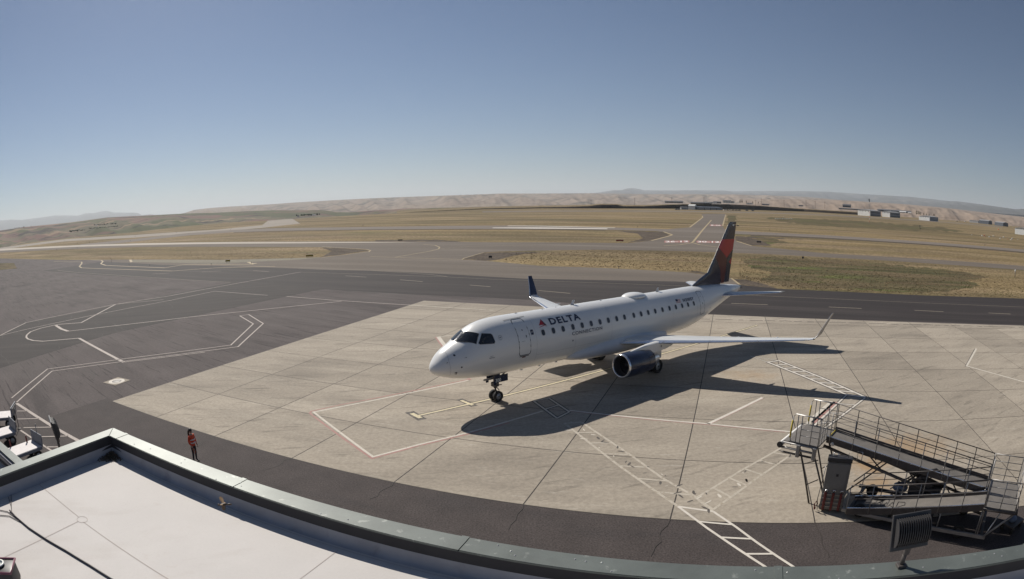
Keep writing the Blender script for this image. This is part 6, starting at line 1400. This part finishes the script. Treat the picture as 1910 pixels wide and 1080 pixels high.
def house(label, px, pyb, wpx, hpx, D, wm='hangw', rm='roofd', group=None):
    p = far_at(px, pyb, D); s = D*.00087; d, e = dirxy(px, pyb); t = thing('house', label, 'house', tuple(p-Vector((0, 0, .4*s))), math.atan2(-d.x, d.y), group); w_, h_ = wpx*s, hpx*s
    bm = NB(); box(bm, (0, w_*.3, h_*.32), (w_, w_*.6, h_*.64)); obj('wall', bm, M[wm], t)
    bm = NB(); V = [bm.verts.new(x) for x in ((-w_*.54, -w_*.04, h_*.6), (w_*.54, -w_*.04, h_*.6), (w_*.54, w_*.64, h_*.6), (-w_*.54, w_*.64, h_*.6), (-w_*.5, w_*.3, h_), (w_*.5, w_*.3, h_))]
    for f in ((0, 1, 5, 4), (3, 4, 5, 2), (0, 4, 3), (1, 2, 5), (0, 3, 2, 1)): bm.faces.new([V[i] for i in f])
    obj('roof', bm, M[rm], t)
    for k in range(max(1, int(wpx/5))): bm = NB(); box(bm, (-w_*.4+w_*.8*(k+.5)/max(1, int(wpx/5)), -.05, h_*.35), (w_*.06+.3, .15, h_*.2)); obj('window', bm, M['hangd'], t)
    return t
for a in (('wide low house with a dark roof above the bank, left of the pale box building', 1257, 378.2, 34, 4.2, 960, 'hangg'), ('long dark roofed building on the bank, directly above the hangar row', 1308, 380, 40, 3.6, 950, 'hangd'), ('pale low building between two dark roofs on the bank', 1330, 379.4, 14, 3, 950, 'hangw'),
          ('dark roofed house on the bank left of the conifers', 1338, 379, 15, 4, 960, 'hangd'), ('pale tan house beside the conifers on the skyline', 1356, 378.2, 16, 5.4, 965, 'hangw'), ('small white house right of the tan house', 1366, 378.8, 8, 4, 970, 'hangw'),
          ('low pale house right of the conifer row', 1398, 380.6, 12, 2.6, 990, 'hangw'), ('small dark house at the right end of the bank houses', 1428, 382.5, 14, 2.8, 1000, 'hangd'), ('isolated dark shed on the skyline right of the poles', 1494, 384.3, 9, 2.4, 1000, 'hangd'),
          ('dark square building on the rise behind the white hangars', 1579.5, 386.4, 17, 6, 1250, 'hangd'), ('long dark roof line behind the white hangars', 1592, 391, 60, 2.6, 1200, 'hangd'),
          ('long low grey buildings behind the smaller white hangar', 1668, 395.5, 70, 4.6, 1350, 'hangg'), ('bright white roof behind the smaller hangar', 1684, 396.6, 14, 3, 1330, 'hangw'), ('small bright roof left of the tree clump', 1696.5, 397.4, 7, 2, 1330, 'hangw'), ('pale building edge behind the larger hangar', 1655, 392.8, 16, 2, 1300, 'hangw')):
    house(*a, rm=('hangw' if 'bright' in a[0] else 'roofd'))
for i, (px, top, b_, D) in enumerate(((1102.5, 373, 382.5, 900), (1184, 369.5, 382.5, 900), (1253, 368.5, 377, 940), (1313, 368, 378, 950), (1420, 370.4, 382, 1000), (1462.5, 373, 384, 1000), (1503.5, 374, 385, 1000), (1520.5, 375, 386, 1020), (1538.5, 376.5, 387, 1050), (1409.5, 373, 381, 1000))):
    p = far_at(px, b_, D); s = D*.00087; t = thing('utility_pole', 'thin wooden utility pole on the skyline, %s from the left' % num[i], 'pole', tuple(p), 0, 'utility poles on the skyline')
    bm = NB(); tube(bm, (0, 0, -2*s), (0, 0, (b_-top)*s), .22*s, 5); obj('pole', bm, M['bark'], t); bm = NB(); box(bm, (0, 0, (b_-top)*s*.92), (3*s, .25*s, .25*s)); obj('cross_arm', bm, M['bark'], t)
# tree belts and farms on the left hills
def belt(label, x0, x1, y0, y1, D, n, hp):
    random.seed(int(x0)); bm = NB()
    for k in range(n):
        t = random.random(); px = x0+(x1-x0)*t; py = y0+(y1-y0)*t+random.uniform(-.6, .8); p = far_at(px, py, D); s = D*.00087; r_ = random.uniform(.5, 1)*hp*s*.6
        rr_ = bmesh.ops.create_icosphere(bm, subdivisions=1, radius=r_)
        for v in rr_['verts']: v.co = v.co*random.uniform(.75, 1.25) + p
    o = obj('tree_belt', bm, M['leaf']); o['kind'] = 'stuff'; o['label'] = label; return o
belt('dark tree belt on the left hillside, lower row', 130, 158, 431.5, 428, 1900, 40, 2.4); belt('dark tree belt on the left hillside, upper row', 175, 218, 419.5, 416.5, 2300, 50, 2)
belt('scattered trees round the hillside farms', 166, 220, 426, 421.5, 2100, 60, 1.8); belt('tree clump round the farm beyond the field', 551, 596, 402, 399, 1500, 46, 2.6); belt('thin tree line on the left rim', 25, 65, 425.5, 421.5, 2600, 20, 1.2)
house('white farmhouse among trees on the left hillside', 180, 421, 4, 2, 2200); house('pale farmhouse in the tree clump beyond the field', 585.5, 401.5, 6, 2.6, 1480); house('grey barn at the left of the farm clump', 556, 404.5, 5, 2.4, 1480, 'hangg')
random.seed(31)
belt('row of small trees along the canyon rim', 770, 900, 366.3, 362.8, 6000, 26, .9)
# ------------------------------------------------------------------ grass tufts near the taxilane
bm = NB(); random.seed(8)
cnt = 0
while cnt < 9000:
    px = random.uniform(880, 1915) if random.random() < .8 else random.uniform(0, 640); py = random.uniform(462, 556)
    p = G(px, py)
    # only where grass shows: right-hand field, the near island, the left island
    ok = (px > 1470 and py > interp([(1470, 478), (1540, 482), (1700, 491), (1910, 506)], px) and py < interp([(1470, 538), (1719, 549.5), (1910, 555.5)], px)) or \
         (1378 < px <= 1470 and 478 < py < 520 + (px-1378)*.18) or (940 < px <= 1360 and interp([(940, 472), (1109, 468), (1280, 470), (1360, 474)], px) < py < interp([(940, 486), (1008, 493), (1130, 498), (1280, 505), (1360, 512)], px)) or \
         (px < 640 and interp([(0, 473), (260, 464), (500, 462.5), (640, 464.5)], px) < py < interp([(0, 480), (300, 482.5), (518, 481), (640, 472)], px))
    if not ok: 
        continue
    cnt += 1; h_ = random.uniform(.03, .09); w_ = random.uniform(.04, .14)
    for q_ in range(2):
        a = random.uniform(0, pi); x, y = cos(a)*w_, sin(a)*w_; o_ = Vector((random.gauss(0, .15), random.gauss(0, .15), 0))
        f = bm.faces.new([bm.verts.new(p+o_+Vector((-x, -y, -.03))), bm.verts.new(p+o_+Vector((x, y, -.03))), bm.verts.new(p+o_+Vector((random.gauss(0, .06), random.gauss(0, .06), h_)))]); f.material_index = 0 if noise.noise((p.x*.07, p.y*.12, 3)) < .12 or px < 1370 else 1
M['tuft'] = mat('dry_tuft', (0.21, 0.155, 0.09), 0.95, var=.3, vs=.5, world=True, spec=.05); M['tuftg'] = mat('green_tuft', (0.11, 0.10, 0.04), 0.95, var=.3, vs=.5, world=True, spec=.05)
o = obj('grass_tufts', bm, [M['tuft'], M['tuftg']], kind='stuff'); o['label'] = 'short dry grass tufts covering the infield beside the taxilane'

# ------------------------------------------------------------------ air
bm = NB(); box(bm, (0, 15000, 100), (64000, 34000, 1600)); hz = obj('haze', bm, [], kind='stuff')
hm = bpy.data.materials.new('haze'); hm.use_nodes = True; n = hm.node_tree.nodes; n.clear()
pv = n.new('ShaderNodeVolumePrincipled'); ou = n.new('ShaderNodeOutputMaterial'); hm.node_tree.links.new(pv.outputs[0], ou.inputs['Volume'])
pv.inputs['Color'].default_value = (0.90, 0.95, 1.0, 1); pv.inputs['Density'].default_value = 5.4e-5; pv.inputs['Anisotropy'].default_value = 0.2
hz.data.materials.append(hm)
